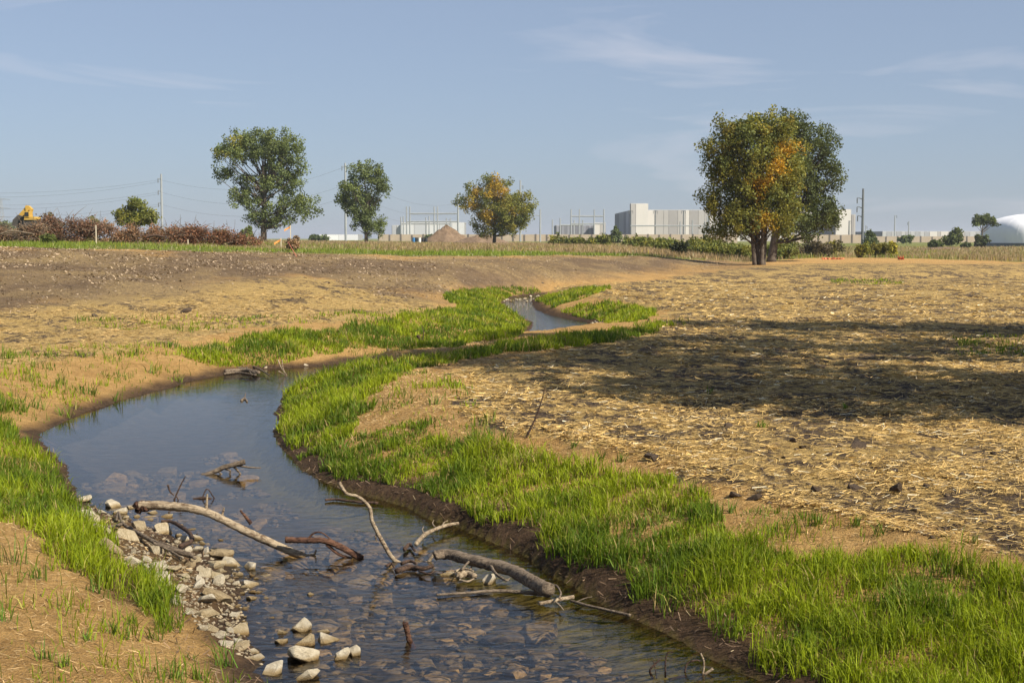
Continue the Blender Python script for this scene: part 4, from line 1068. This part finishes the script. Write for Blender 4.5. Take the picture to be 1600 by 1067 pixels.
b_ = on_z(700, 898, 0.0); tag(rock(b_, .07, .9, 'limestone_rock', ROCKS, rr), 'tan wet stone under the upper end of the grey log', 'rock')
wood_thing('driftwood_snag', 'small weathered snag with twiggy legs lying on the open pool', 'driftwood', [('stem', [(314, 743), (332, 738), (350, 730), (370, 725), (383, 721)], 7, 9), ('twig', [(370, 727), (390, 730), (408, 731)], 4, 2), ('twig', [(352, 732), (360, 736), (356, 745)], 4, 2), ('twig', [(365, 728), (374, 738), (378, 743)], 4, 2), ('twig', [(340, 736), (346, 741), (344, 745)], 3, 2)], M['grey_wood'], 16.8)
wood_thing('dead_twig', 'dark forked twig standing in the water behind the pale log', 'twig', [('stem', [(290, 744), (282, 758), (276, 772), (270, 786)], 2, 3), ('fork', [(262, 757), (266, 768), (272, 774)], 3, 2), ('fork', [(275, 774), (279, 782), (280, 786)], 2, 2)], M['dark_wood'], 15.1)
wood_thing('dead_twig', 'dark twiggy clump with a peaked twig behind the pale log', 'twig', [('stem', [(302, 781), (318, 778), (338, 782)], 6, 5), ('peak', [(316, 777), (324, 764), (336, 780)], 2, 2), ('peak', [(310, 780), (324, 784), (334, 786)], 4, 3)], M['dark_wood'], 15.2)
wood_thing('dead_branch', 'forked brown branch lying over the rocks of the gravel bar', 'branch', [('stem', [(182, 812), (185, 800), (192, 818), (215, 832), (240, 846), (265, 857), (300, 868)], 3, 9), ('fork', [(140, 826), (165, 824), (190, 819)], 5, 6), ('fork', [(240, 848), (265, 860), (285, 872)], 5, 3), ('fork', [(250, 846), (275, 856), (305, 872)], 3, 5)], M['grey_wood'], None, 'bar')
wood_thing('curved_root', 'dark curved root arcing around a pale rock on the bar', 'root', [('stem', [(252, 814), (268, 815), (285, 824), (298, 835), (298, 846), (282, 853)], 5, 8)], M['dark_wood'], None, 'bar')
wood_thing('upright_stub', 'short dark rotten stick standing upright in the cobbly shallows', 'stick', [('stem', [(633, 973), (636, 985), (640, 1000), (647, 1013)], 9, 9), ('splinter', [(632, 976), (630, 973), (631, 970)], 3, 2)], M['red_wood'], 9.75)
wood_thing('driftwood_twigs', 'pale forked branch tip rising at the water edge by lush grass', 'branch', [('stem', [(1085, 1072), (1098, 1056), (1114, 1044)], 5, 5), ('fork', [(1098, 1055), (1100, 1036), (1095, 1020)], 4, 3)], M['pale_wood'], 9.0)
wood_thing('driftwood_twigs', 'dark bent twigs standing in the water by lush grass', 'branch', [('stem', [(1020, 1060), (1016, 1046), (1032, 1029)], 4, 3), ('twig', [(1040, 1058), (1040, 1030), (1044, 1019), (1052, 1018)], 3, 2), ('twig', [(1070, 1050), (1074, 1036), (1088, 1031), (1094, 1033)], 3, 2), ('twig', [(1045, 1062), (1060, 1058), (1072, 1056)], 6, 5), ('twig', [(1026, 1060), (1024, 1045), (1021, 1032)], 2, 1)], M['dark_wood'], 9.05)
wood_thing('leaf_raft', 'small raft of dead leaves and twigs floating in open water', 'debris', [('stem', [(873, 1030), (892, 1027), (915, 1030)], 6, 5), ('leaf', [(905, 1029), (911, 1026), (915, 1027)], 8, 4, 9.45, M['pale_wood']), ('twig', [(912, 1030), (925, 1033), (932, 1038)], 2, 1)], M['dark_wood'], 9.45)
wood_thing('dead_stick', 'thin bare stick standing on the straw above the matting', 'stick', [('stem', [(822, 684), (836, 655), (845, 630), (852, 604)], 4, 1.2), ('twig', [(845, 632), (842, 626), (843, 622)], 1.5, 1)], M['dark_wood'], gnd(822, 684).y)
wood_thing('branch_pile', 'low pile of grey branches at the head of the pool', 'branches', [('stem', [(352, 580), (380, 578), (405, 582)], 7, 6), ('branch', [(384, 572), (400, 574), (421, 586)], 3, 2), ('branch', [(360, 574), (384, 576), (400, 584)], 4, 3), ('twig', [(383, 570), (390, 580), (394, 586)], 2, 1.5), ('branch', [(350, 584), (370, 582), (400, 586)], 4, 3)], M['grey_wood'], None, 0.06)
wood_thing('dead_twig', 'pale forked twig standing at the head of the pool', 'twig', [('stem', [(434, 562), (440, 575), (448, 587)], 2, 2), ('fork', [(435, 580), (442, 584), (448, 588)], 2, 2), ('fork', [(441, 562), (442, 574), (446, 584)], 1.5, 1.5)], M['pale_wood'], 29.0)
wood_thing('dead_twig', 'tiny floating twig tuft in the open pool', 'twig', [('stem', [(377, 626), (382, 622), (386, 627)], 4, 3), ('twig', [(382, 624), (383, 618), (384, 614)], 2, 1)], M['grey_wood'], None, 0.01)
wood_thing('dead_branch', 'dark leaning snag at the far grassy bank with a long thin arm', 'branch', [('stem', [(652, 524), (660, 534), (670, 541), (676, 549)], 5, 4), ('arm', [(670, 540), (690, 541), (710, 538)], 2.5, 1.5), ('twig', [(660, 532), (662, 520), (659, 508)], 2, 1)], M['dark_wood'], 31)
wood_thing('dead_stick', 'grey stick leaning from the far bank into the creek', 'stick', [('stem', [(605, 545), (612, 553), (622, 562)], 4, 4)], M['grey_wood'], 30.5)
wood_thing('dead_stick', 'dark crooked stick at the edge of the tree shade', 'stick', [('stem', [(1015, 497), (1009, 508), (1005, 517), (1022, 523)], 2.5, 2)], M['dark_wood'], 35)
wood_thing('dead_stick', 'dark thin twig lying on bright straw at the shade edge', 'stick', [('stem', [(700, 572), (712, 562), (725, 556)], 3, 2)], M['red_wood'], None, 'g')
wood_thing('mud_stick', 'dark waterlogged stick off the grassy point', 'stick', [('stem', [(508, 781), (525, 780), (550, 783), (590, 786)], 4, 5)], M['dark_wood'], None, 0.02)

# ------------------------------------------------------------------ brush piles
def brush(label, bpx, y, L, seed, tones, n=60):
    b_ = foot(bpx, y); k = y / F
    root = empty('brush_pile', b_, label, 'brush pile', 'piles of cleared brush')
    r2 = np.random.default_rng(seed)
    L = [(a + r2.normal(0, ra * .7), c2 + r2.normal(4.5, 3.5), ra * r2.uniform(.15, .4), rc * r2.uniform(.35, .8)) for a, c2, ra, rc in L for _ in range(5)]; n = n // 4
    Lb = px_lobes(bpx, y, b_.z, L)
    C_ = []
    for dx, z, rx, rz in Lb:
        d = r2.normal(size=(n, 3)); d /= np.linalg.norm(d, axis=1)[:, None]; r = r2.uniform(.2, 1, (n, 1)) ** .5
        C_.append(np.array([dx, 0, z]) + d * r * np.array([rx, rx * .8, rz]))
    C_ = np.vstack(C_); C_[:, 2] = np.abs(C_[:, 2])
    cid = np.repeat(np.arange(len(C_)), 26); P = C_[cid] + r2.normal(size=(len(cid), 3)) * .22
    w = r2.uniform(0, 1, (len(C_), 1)); t = (tones[0] * (1 - w) + tones[1] * w)[cid] * r2.uniform(.6, 1.4, (len(cid), 1))
    link('dead_leaves', leaf_mesh('dead_leaves', P, .09, t, r2, M['leaf']), root)
    mb = MB(); rq = random.Random(seed)
    for _ in range(260):
        c2 = C_[rq.randrange(len(C_))]; L_ = rq.uniform(.5, 1.6); a = Vector((rq.gauss(0, 1), rq.gauss(0, 1), rq.gauss(0.25, .5))).normalized() * L_
        p0 = Vector(c2); p0.z = max(.05, p0.z); p1 = p0 + a; p1.z = max(.02, p1.z)
        mb.tube(curve([p0, p0.lerp(p1, .5) + Vector((rq.uniform(-.1, .1), 0, rq.uniform(0, .12))), p1], 2), taper(5, rq.uniform(.012, .035), .006), 4, False)
    tag(mb.build('branches', M['grey_wood'], root), kind='stuff')
    return root
RED1, RED2, DUN = np.array([.33, .145, .07]), np.array([.23, .125, .075]), np.array([.36, .26, .155])
brush('grey-brown twiggy brush pile below the excavator', 30, 100, [(10, 362, 30, 10), (50, 360, 30, 13), (20, 370, 40, 8)], 61, (DUN * .8, RED2))
brush('dark spiky brush pile leaning away from the excavator', 120, 104, [(95, 350, 26, 18), (125, 350, 26, 14), (140, 358, 30, 14), (100, 366, 34, 10)], 62, (RED2 * .8, RED2 * 1.2))
brush('rusty red leafy brush pile in front of the small rounded tree', 215, 106, [(180, 358, 36, 12), (220, 364, 36, 10), (255, 362, 32, 10), (200, 370, 40, 8)], 63, (RED1, DUN))
brush('deep red brush pile at the end of the row beside the grass', 320, 104, [(300, 362, 28, 11), (318, 358, 18, 14), (345, 368, 26, 9), (285, 368, 22, 9), (368, 374, 10, 6)], 64, (RED1 * .9, RED2))
wood_thing('cut_log', 'dark cut log lying in the red brush', 'log', [('trunk', [(229, 370), (242, 368), (256, 370)], 5, 4)], M['dark_wood'], 100)
wood_thing('cut_log', 'long grey pole lying across the twiggy brush', 'log', [('trunk', [(0, 366), (20, 361), (54, 366)], 3, 2)], M['grey_wood'], 95)

# ------------------------------------------------------------------ excavator behind the brush
def excavator():
    y = 135; b_ = foot(52, y); k = y / F
    R = empty('excavator', b_, 'yellow excavator half hidden behind the brush piles', 'excavator')
    def P(px, py, dy=0): return at_y(px, py, y) - b_ + Vector((0, dy, 0))
    def slab(name, L, w, m, dy=0, parent=R):
        v = [P(a, c2, dy - w / 2) for a, c2 in L] + [P(a, c2, dy + w / 2) for a, c2 in L]; n = len(L)
        mb = MB(); mb.add(v, [tuple(range(n)), tuple(range(2 * n - 1, n - 1, -1))] + [(i, i + n, (i + 1) % n + n, (i + 1) % n) for i in range(n)])
        return mb.build(name, m, parent)
    slab('upper_body', [(43, 344), (43, 340), (58.5, 339), (59, 341), (59, 344)], 1.9, M['yellow_paint'])
    slab('chassis', [(41, 352), (41, 344.1), (58, 344.1), (58, 352)], 1.7, M['track_steel'])
    cab = slab('cab', [(43.5, 340.5), (43.5, 330.5), (51, 330.5), (51.5, 340)], 1.0, M['yellow_paint'], -.5)
    slab('window', [(44.5, 338), (44.5, 332), (50, 332), (50.4, 338)], .06, M['black_glass'], -1.03, cab)
    slab('boom', [(44, 341), (41, 334), (40, 327), (39, 323), (41, 321), (45, 322), (50, 327), (49, 331), (45, 328), (43.5, 330)], .5, M['yellow_paint'], .2)
    slab('stick', [(39.5, 323), (38, 325), (22, 343), (24, 346), (42, 332)], .4, M['yellow_paint'], .25)
    bk = slab('bucket', [(30, 336), (22, 344), (21, 352), (30, 356), (40, 350), (40, 340)], 1.2, M['track_steel'], .2)
    for s in (-.8, .8):
        t = slab('track', [(38, 352.5), (40, 351.2), (60, 351.2), (62, 354), (60, 360), (40, 360)], .5, M['track_steel'], s)
excavator()

# ------------------------------------------------------------------ poles, wires, pylon
def pole(px, y, top, w, label, arms=(), m='galvanised', dark=False, group=None):
    b_ = foot(px, y); k = y / F; zt = at_y(px, top, y).z - b_.z
    R = empty('utility_pole', b_, label, 'pole', group)
    mb = MB(); mb.tube([(0, 0, -.5), (0, 0, zt * .5), (0, 0, zt)], [w * k * .55, w * k * .48, w * k * .38], 10); mb.build('shaft', M[m], R)
    for py, L in arms:
        z = at_y(px, py, y).z - b_.z
        mb = MB(); mb.tube([(0, 0, z), (L * k * .5, 0, z + .3), (L * k, 0, z + .4)], [.14, .11, .07], 6); arm = mb.build('arm', M[m], R)
        mb = MB(); mb.tube([(L * k, 0, z + .35), (L * k, 0, z - .9)], [.13, .13], 6); mb.build('insulator', M['dark_steel'], arm)
    return b_, zt
pole(255, 420, 272, 3.6, 'pale steel transmission pole behind the small rounded tree', [(281, -5), (300, -5), (319, -5)])
pole(541, 420, 255, 3.6, 'pale steel transmission pole beside the narrow tree', [(262, -5), (290, -5), (309, -5)])
pole(716, 520, 302, 3.2, 'grey pole just left of the orange turning tree crown', [(320, -4)])
pole(813, 520, 282, 3.0, 'grey pole top showing above the orange turning tree', [(292, 4)])
pole(1346, 330, 295, 4.0, 'dark green steel pole standing alone beyond the meadow', [(312, -9), (326, -9), (340, -8)], 'dark_steel')
pole(1396, 700, 337, 2.0, 'thin pole with a lamp head before the low warehouse', [(338, 3)])
pole(1418, 700, 346, 1.8, 'shorter thin pole before the low warehouse', [(349, -2)])
pole(844, 500, 327, 2.6, 'pale post in the substation beside the turning tree', [(338, -10)])
pole(1351, 650, 352, 1.6, 'small slim post just beyond the dark green pole', [(355, 2)])
for i, px in enumerate((985, 1023, 1067, 1106)):
    b_, zt = pole(px, 640, 329, 2.2, 'dark light mast in front of the ' + ['white tower block', 'grey facade next to the tower block', 'middle of the grey facade', 'facade end by the autumn tree'][i], [(331, 3), (331, -3)], 'dark_steel')
pole(1325, 640, 345, 2.2, 'dark mast at the right-hand end wall beyond the autumn tree', [(347, 3)], 'dark_steel')

def wire(p0, p1, sag, label, group):
    mb = MB(); n = 14; P = []
    for i in range(n + 1):
        t = i / n; q = Vector(p0).lerp(Vector(p1), t); q.z -= sag * 4 * t * (1 - t); P.append(q)
    mb.tube(P, [.024] * (n + 1), 4, False); o = mb.build('power_line', M['wire'], None, P[0])
    return tag(o, label, 'power line', group)
gw = 'overhead power lines'
for lv, a, c2, e in ((0, 281, 262, 284), (1, 300, 290, 303), (2, 319, 309, 321)):
    nm = ['top', 'middle', 'lowest'][lv]
    wire(at_y(250, a, 420), at_y(-260, e - 4, 420), 4, nm + ' power line running from the pole away over the brush', gw)
    wire(at_y(250, a + 3, 421.5), at_y(-260, e, 430), 4.6, 'second ' + nm + ' power line running over the brush piles', gw)
    wire(at_y(250, a, 420), at_y(536, c2, 420), 4.5, nm + ' power line between the two pale steel poles', gw)
    wire(at_y(536, c2, 420), at_y(712, [318, 330, 340][lv], 520), 4.5, nm + ' power line from the pole by the narrow tree to the substation', gw)
R = empty('lattice_pylon', foot(5, 900), 'faint far lattice pylon behind the brush', 'pylon')
b_ = R.location; mb = MB(); zt = at_y(5, 312, 900).z - b_.z
for sx in (-1, 1):
    for sy in (-1, 1): mb.tube([(sx * 2.2, sy * 2.2, -.5), (sx * .5, sy * .5, zt)], [.2, .15], 4)
for i in range(8):
    f0, f1 = i / 8, (i + 1) / 8; w0, w1 = 2.2 - 1.7 * f0, 2.2 - 1.7 * f1
    mb.tube([(-w0, -w0, zt * f0), (w1, -w1, zt * f1)], [.1, .1], 4); mb.tube([(w0, -w0, zt * f0), (-w1, -w1, zt * f1)], [.1, .1], 4)
mb.build('tower', M['galvanised'], R)
for f in (1.0, .78, .56):
    mb = MB(); mb.tube([(-6, 0, zt * f), (0, 0, zt * f + .4), (6, 0, zt * f)], [.12, .25, .12], 4); mb.build('cross_arm', M['galvanised'], R)

def gantry(label, y, posts, beams):
    x0 = posts[0][0]; b_ = foot(x0, y); R = empty('substation_gantry', b_, label, 'gantry')
    for px, top in posts:
        p = foot(px, y) - b_; mb = MB(); h = at_y(px, top, y).z - b_.z
        mb.tube([(p.x, 0, -.5), (p.x, 0, h)], [.34, .26], 8); mb.build('post', M['galvanised'], R)
    for a, c2, py in beams:
        p0, p1 = at_y(a, py, y) - b_, at_y(c2, py, y) - b_; mb = MB(); mb.tube([p0, p1], [.28, .28], 6); mb.build('beam', M['galvanised'], R)
gantry('pale steel gantry frame over the white building', 580, [(636, 323), (641, 323), (679, 323), (684, 323)], [(641, 716, 334), (636, 716, 346.5)])
gantry('low thin bus posts beside the pale gantry frame', 600, [(627, 339), (631, 338), (666, 340), (671, 338), (698, 341), (704, 341)], [(627, 704, 350)])
gantry('four-post steel gantry in front of the dark low building', 580, [(892, 327), (905, 327), (928, 327.5), (943, 327)], [(892, 943, 338), (892, 943, 350)])
gantry('short bus posts behind the four-post gantry', 610, [(863, 343), (875, 341), (897, 344), (910, 344)], [(875, 910, 352)])
gantry('thin fence posts and rails before the grey facade', 590, [(1062, 346), (1081, 344), (1100, 346), (1104, 338)], [(985, 1104, 353)])

# ------------------------------------------------------------------ walls and buildings
def px_x(px, y): return (px - 800) / F * y
def wall_run(label, y, a, c2, top, step, base=None):
    b_ = foot(a, y); R = empty('perimeter_wall', b_, label, 'wall'); n = int(round((c2 - a) / step)); k = y / F
    for i in range(n):
        x0 = px_x(a + i * step, y) - b_.x; x1 = px_x(a + (i + 1) * step, y) - b_.x; h = at_y(a, top, y).z - b_.z
        MB().box(x0 + .2, x1 - .2, -.15, .15, -1.5, h).build('panel', M['tan_wall'], R)
        MB().box(x0 - .25, x0 + .25, -.32, .32, -1.5, h - .1 if i % 2 else h + .15).build('post', M['wall_post'], R)
wall_run('long tan precast wall in front of the substation', 545, 592, 1150, 366.5, 17.5)
wall_run('tan wall continuing right of the autumn tree', 560, 1225, 1345, 367, 17.5)
wall_run('low far tan wall below the grey warehouse', 640, 1365, 1560, 369.5, 18)

def building(name, label, x0, x1, y0, y1, zb, zt, strips_, left=(.22, .22, .24), roof=(.5, .5, .5), shade_lefts=None):  # left-side colours are darkened to carry the shade of the sunless face
    """walls of vertical cladding panels over a plain core"""
    o0 = Vector((x0, y0, zb)); R = empty(name, o0, label, 'building'); w = x1 - x0; d = y1 - y0; h = zt - zb
    MB().box(.2, w - .2, .2, d, -1.5, h - .3).build('core', panel_mat((.3, .3, .3)), R)
    MB().box(0, w, 0, d, h - .25, h).build('roof', panel_mat(roof), R)
    x = 0
    tot = sum(s_[0] for s_ in strips_)
    for ww, c2 in strips_:
        e = x + w * ww / tot
        MB().box(x + .08, e - .08, -.12 - .1 * (c2[0] > .5), .2, -1.5, h - .26).build('panel', panel_mat(c2), R); x = e
    ls = shade_lefts or [(1, left)]
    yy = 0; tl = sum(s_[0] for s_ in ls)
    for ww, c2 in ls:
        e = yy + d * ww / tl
        MB().box(-.12, .19, yy + .25, e, -1.5, h - .26).build('shaded_side_panel', panel_mat(c2), R); yy = e
    return R
PB, PG, PD = (.66, .62, .57), (.43, .405, .38), (.35, .33, .315)
ym = 780
zt = at_y(0, 328, ym).z
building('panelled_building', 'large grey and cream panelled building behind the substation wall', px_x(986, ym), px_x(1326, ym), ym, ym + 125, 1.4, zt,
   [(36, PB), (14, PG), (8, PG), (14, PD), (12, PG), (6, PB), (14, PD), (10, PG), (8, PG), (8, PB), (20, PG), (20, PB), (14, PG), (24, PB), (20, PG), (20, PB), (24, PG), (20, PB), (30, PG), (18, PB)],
   shade_lefts=[(1, (.20, .20, .22)), (1, (.32, .32, .35)), (1, (.17, .17, .19)), (2, (.26, .26, .29)), (2, (.15, .15, .17))])  # dark side panels: the left face's shade is put into their colours
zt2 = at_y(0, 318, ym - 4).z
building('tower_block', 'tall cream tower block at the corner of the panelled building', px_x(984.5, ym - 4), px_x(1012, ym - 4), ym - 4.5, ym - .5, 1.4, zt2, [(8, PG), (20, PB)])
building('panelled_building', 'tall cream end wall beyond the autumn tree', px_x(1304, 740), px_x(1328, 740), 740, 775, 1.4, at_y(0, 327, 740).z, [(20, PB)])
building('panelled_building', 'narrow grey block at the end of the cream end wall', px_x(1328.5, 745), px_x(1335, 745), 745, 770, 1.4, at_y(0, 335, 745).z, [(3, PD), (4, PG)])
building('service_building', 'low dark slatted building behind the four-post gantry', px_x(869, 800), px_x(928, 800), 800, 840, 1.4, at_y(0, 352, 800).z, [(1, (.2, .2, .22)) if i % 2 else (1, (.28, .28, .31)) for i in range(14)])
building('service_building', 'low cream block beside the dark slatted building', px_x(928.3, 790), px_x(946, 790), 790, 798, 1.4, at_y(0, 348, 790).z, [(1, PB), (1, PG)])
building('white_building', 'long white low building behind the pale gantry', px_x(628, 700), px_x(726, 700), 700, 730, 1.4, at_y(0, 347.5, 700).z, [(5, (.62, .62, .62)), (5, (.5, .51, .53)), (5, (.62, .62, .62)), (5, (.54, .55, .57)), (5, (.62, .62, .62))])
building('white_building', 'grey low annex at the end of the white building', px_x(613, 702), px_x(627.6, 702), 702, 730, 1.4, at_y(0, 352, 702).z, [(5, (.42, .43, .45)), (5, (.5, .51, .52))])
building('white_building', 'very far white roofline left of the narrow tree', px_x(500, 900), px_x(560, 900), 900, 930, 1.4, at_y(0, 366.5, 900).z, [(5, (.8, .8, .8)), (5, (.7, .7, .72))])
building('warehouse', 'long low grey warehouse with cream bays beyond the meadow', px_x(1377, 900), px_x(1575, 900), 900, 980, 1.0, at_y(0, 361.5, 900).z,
   [(6, (.36, .36, .37)) if i % 2 else (5, (.46, .46, .46)) for i in range(10)] + [(9, PB), (4, PG), (9, PB), (5, PG), (9, PB), (5, PG)] + [(7, (.5, .5, .5)) if i % 2 else (6, (.40, .40, .41)) for i in range(8)])

# white fabric storage dome
yd = 345; b_ = foot(1622, yd + 12); R = empty('fabric_dome', b_, 'white fabric storage dome on a dark base course', 'dome')
H = at_y(1600, 333, yd + 8).z - b_.z; RX = 80 * yd / F; RY = 16.0
prof = [(1.0, .0), (.995, .14), (.985, .30), (.965, .46), (.92, .60), (.84, .72), (.72, .82), (.56, .905), (.39, .96), (.22, .985), (.08, 1.0), (.0, 1.003)]
n = 64; vs = []; fs = []
def ring(r, z, t): return (math.copysign(abs(math.cos(t)) ** .55, math.cos(t)) * RX * r, math.copysign(abs(math.sin(t)) ** .55, math.sin(t)) * RY * r, .8 + z * (H - .8))
for r_, z_ in prof[:-1]:
    for k in range(n):
        t = 2 * math.pi * k / n; bulge = 1 + .002 * (k % 4 != 0); vs.append(ring(r_ * bulge, z_, t))
for i in range(len(prof) - 2):
    for k in range(n): fs.append((i * n + k, i * n + (k + 1) % n, (i + 1) * n + (k + 1) % n, (i + 1) * n + k))
fs.append(tuple((len(prof) - 2) * n + k for k in range(n)))
MB().add(vs, fs).build('cover', M['white_fabric'], R, None, True)
mb = MB(); q = [ring(1.01, 0, 2 * math.pi * k / n) for k in range(n)]
mb.add([(a, c2, -.6) for a, c2, _ in q] + [(a, c2, .85) for a, c2, _ in q], [(k, (k + 1) % n, (k + 1) % n + n, k + n) for k in range(n)]); mb.build('base_course', M['dark_steel'], R)
for k in range(0, n, 4):
    mb = MB(); mb.tube([Vector(ring(r_ * 1.003, z_, 2 * math.pi * k / n)) for r_, z_ in prof[:-1]], [.015] * (len(prof) - 1), 4, False); mb.build('seam', M['white_fabric'], R)

# ------------------------------------------------------------------ dirt heaps, barrels, stakes, netting
def heap(label, px, y, hw, top, seed):
    b_ = foot(px, y); k = y / F; H = at_y(px, top, y).z - b_.z; r = hw * k; vs = []; fs = []; nr, na = 14, 40; r2 = random.Random(seed)
    for i in range(nr + 1):
        f = i / nr
        for j in range(na):
            t = 2 * math.pi * j / na; w = 1 + .18 * math.sin(2 * t + seed) + .08 * math.sin(5 * t + seed * 2)
            z = H * (1 - f) ** .8 * (1 + .10 * r2.uniform(-1, 1)) * (1 + .15 * math.sin(3 * t + seed) * f) - .3 * (f == 1)
            vs.append((r * f * w * math.cos(t), r * .8 * f * w * math.sin(t), z if f < 1 else -.3))
    for i in range(nr):
        for j in range(na): fs.append((i * na + j, (i + 1) * na + j, (i + 1) * na + (j + 1) % na, i * na + (j + 1) % na))
    o = MB().add(vs, fs).build('dirt_heap', M['dirt_heap'], None); o.location = b_; o.data.polygons.foreach_set('use_smooth', [True] * len(fs))
    return tag(o, label, 'dirt heap')
heap('steep brown dirt heap beside the barrels', 697, 285, 34, 353, 1)
heap('low pale dirt heap at the foot of the turning tree', 752, 275, 42, 366, 2)
heap('low tan soil bank at the far side of the meadow by the dome', 1470, 260, 40, 386, 3)
for px, c2, lb in [(647, 'blue_plastic', 'blue drum beside the dirt heap'), (651, 'black_plastic', 'black drum between the blue and white drums'), (656, 'white_plastic', 'white drum beside the dirt heap'), (661, 'black_plastic', 'black drum nearest the foot of the dirt heap'), (666, 'black_plastic', 'black drum leaning into the dirt heap side')]:
    b_ = foot(px, 270); R = empty('drum', b_, lb, 'drum')
    mb = MB(); mb.tube([(0, 0, -.1), (0, 0, .3), (0, 0, .6), (0, 0, 1.1)], [.29, .31, .31, .28], 12); mb.build('body', M[c2], R)
    mb = MB(); mb.tube([(0, 0, 1.101), (0, 0, 1.16)], [.3, .3], 12); mb.build('rim', M[c2], R)
def stake(px, y, base, top, label, tape):
    b_ = foot(px, y); k = y / F; h = at_y(px, top, y).z - b_.z; R = empty('survey_stake', b_, label, 'stake')
    MB().box(-.03, .03, -.015, .015, -.3, h).build('stake', M['stake_wood'], R)
    if tape:
        mb = MB(); v = []
        for i in range(6): v += [(-.03 - i * .09, -.02 + .03 * math.sin(i), h - .08 - i * .05), (-.03 - i * .09, -.02 + .03 * math.sin(i), h - .2 - i * .055)]
        f = [(2 * i, 2 * i + 1, 2 * i + 3, 2 * i + 2) for i in range(5)]
        v2 = [(a, b3 + .012, c3) for a, b3, c3 in v]; mb.add(v + v2, f + [tuple(q + 12 for q in g[::-1]) for g in f]); mb.build('ribbon', M['orange_tape'], R)
stake(455, 110, 370, 352, 'taller wooden survey stake with an orange ribbon', True)
stake(440, 100, 383, 372, 'short wooden survey stake with an orange ribbon', True)
stake(295, 92, 384, 374, 'pale wooden stake on the grass before the deep red brush', False)
stake(152, 92, 378, 352, 'tall thin stake in front of the rusty brush', False)
mb = MB(); p0, p1 = at_y(450, 378, 80), gnd(463, 401); mb.tube([p1, p0], [.025, .02], 6); tag(mb.build('survey_rod', M['orange_net'], None, p1), 'thin pink-red rod leaning on the dry weed clump', 'rod')
def netting(label, a, c2, y, h, seed):
    b_ = foot((a + c2) / 2, y); R = empty('safety_netting', b_, label, 'netting'); r2 = random.Random(seed); n = 14; v = []
    for i in range(n + 1):
        x = px_x(a + (c2 - a) * i / n, y) - b_.x; dy = r2.uniform(-.25, .25); v += [(x, dy, .0), (x, dy + .1, h * r2.uniform(.3, .7))]
    f = [(2 * i, 2 * i + 2, 2 * i + 3, 2 * i + 1) for i in range(n)]; v2 = [(x, q + .03, z) for x, q, z in v]; m2 = 2 * (n + 1)
    MB().add(v + v2, f + [tuple(q + m2 for q in g[::-1]) for g in f]).build('mesh_sheet', M['orange_net'], R)
    for s in (0, n // 2, n): MB().box(v[2 * s][0] - .03, v[2 * s][0] + .03, .06, .12, -.2, h * .7).build('post', M['orange_net'], R)
netting('long strip of slumped orange safety netting by the brown thicket', 1284, 1318, 132, .28, 1)
netting('small scrap of orange netting on the meadow edge', 1403, 1411, 128, .5, 2)

# ------------------------------------------------------------------ thin air haze
hz = MB().box(-6100, 6100, -62, 9100, -2.0, 48.0).build('haze', M['water'])
m = bpy.data.materials.new('haze_air'); m.use_nodes = True; nt = m.node_tree; nt.nodes.clear()
out = nt.nodes.new('ShaderNodeOutputMaterial'); pv = nt.nodes.new('ShaderNodeVolumePrincipled')
pv.inputs['Color'].default_value = (0.86, 0.91, 1.0, 1); pv.inputs['Density'].default_value = 0.00018; pv.inputs['Anisotropy'].default_value = 0.2
nt.links.new(pv.outputs[0], out.inputs['Volume'])
hz.data.materials.clear(); hz.data.materials.append(m)
tag(hz, 'thin pale haze in the air over the whole site', 'haze', kind='stuff')
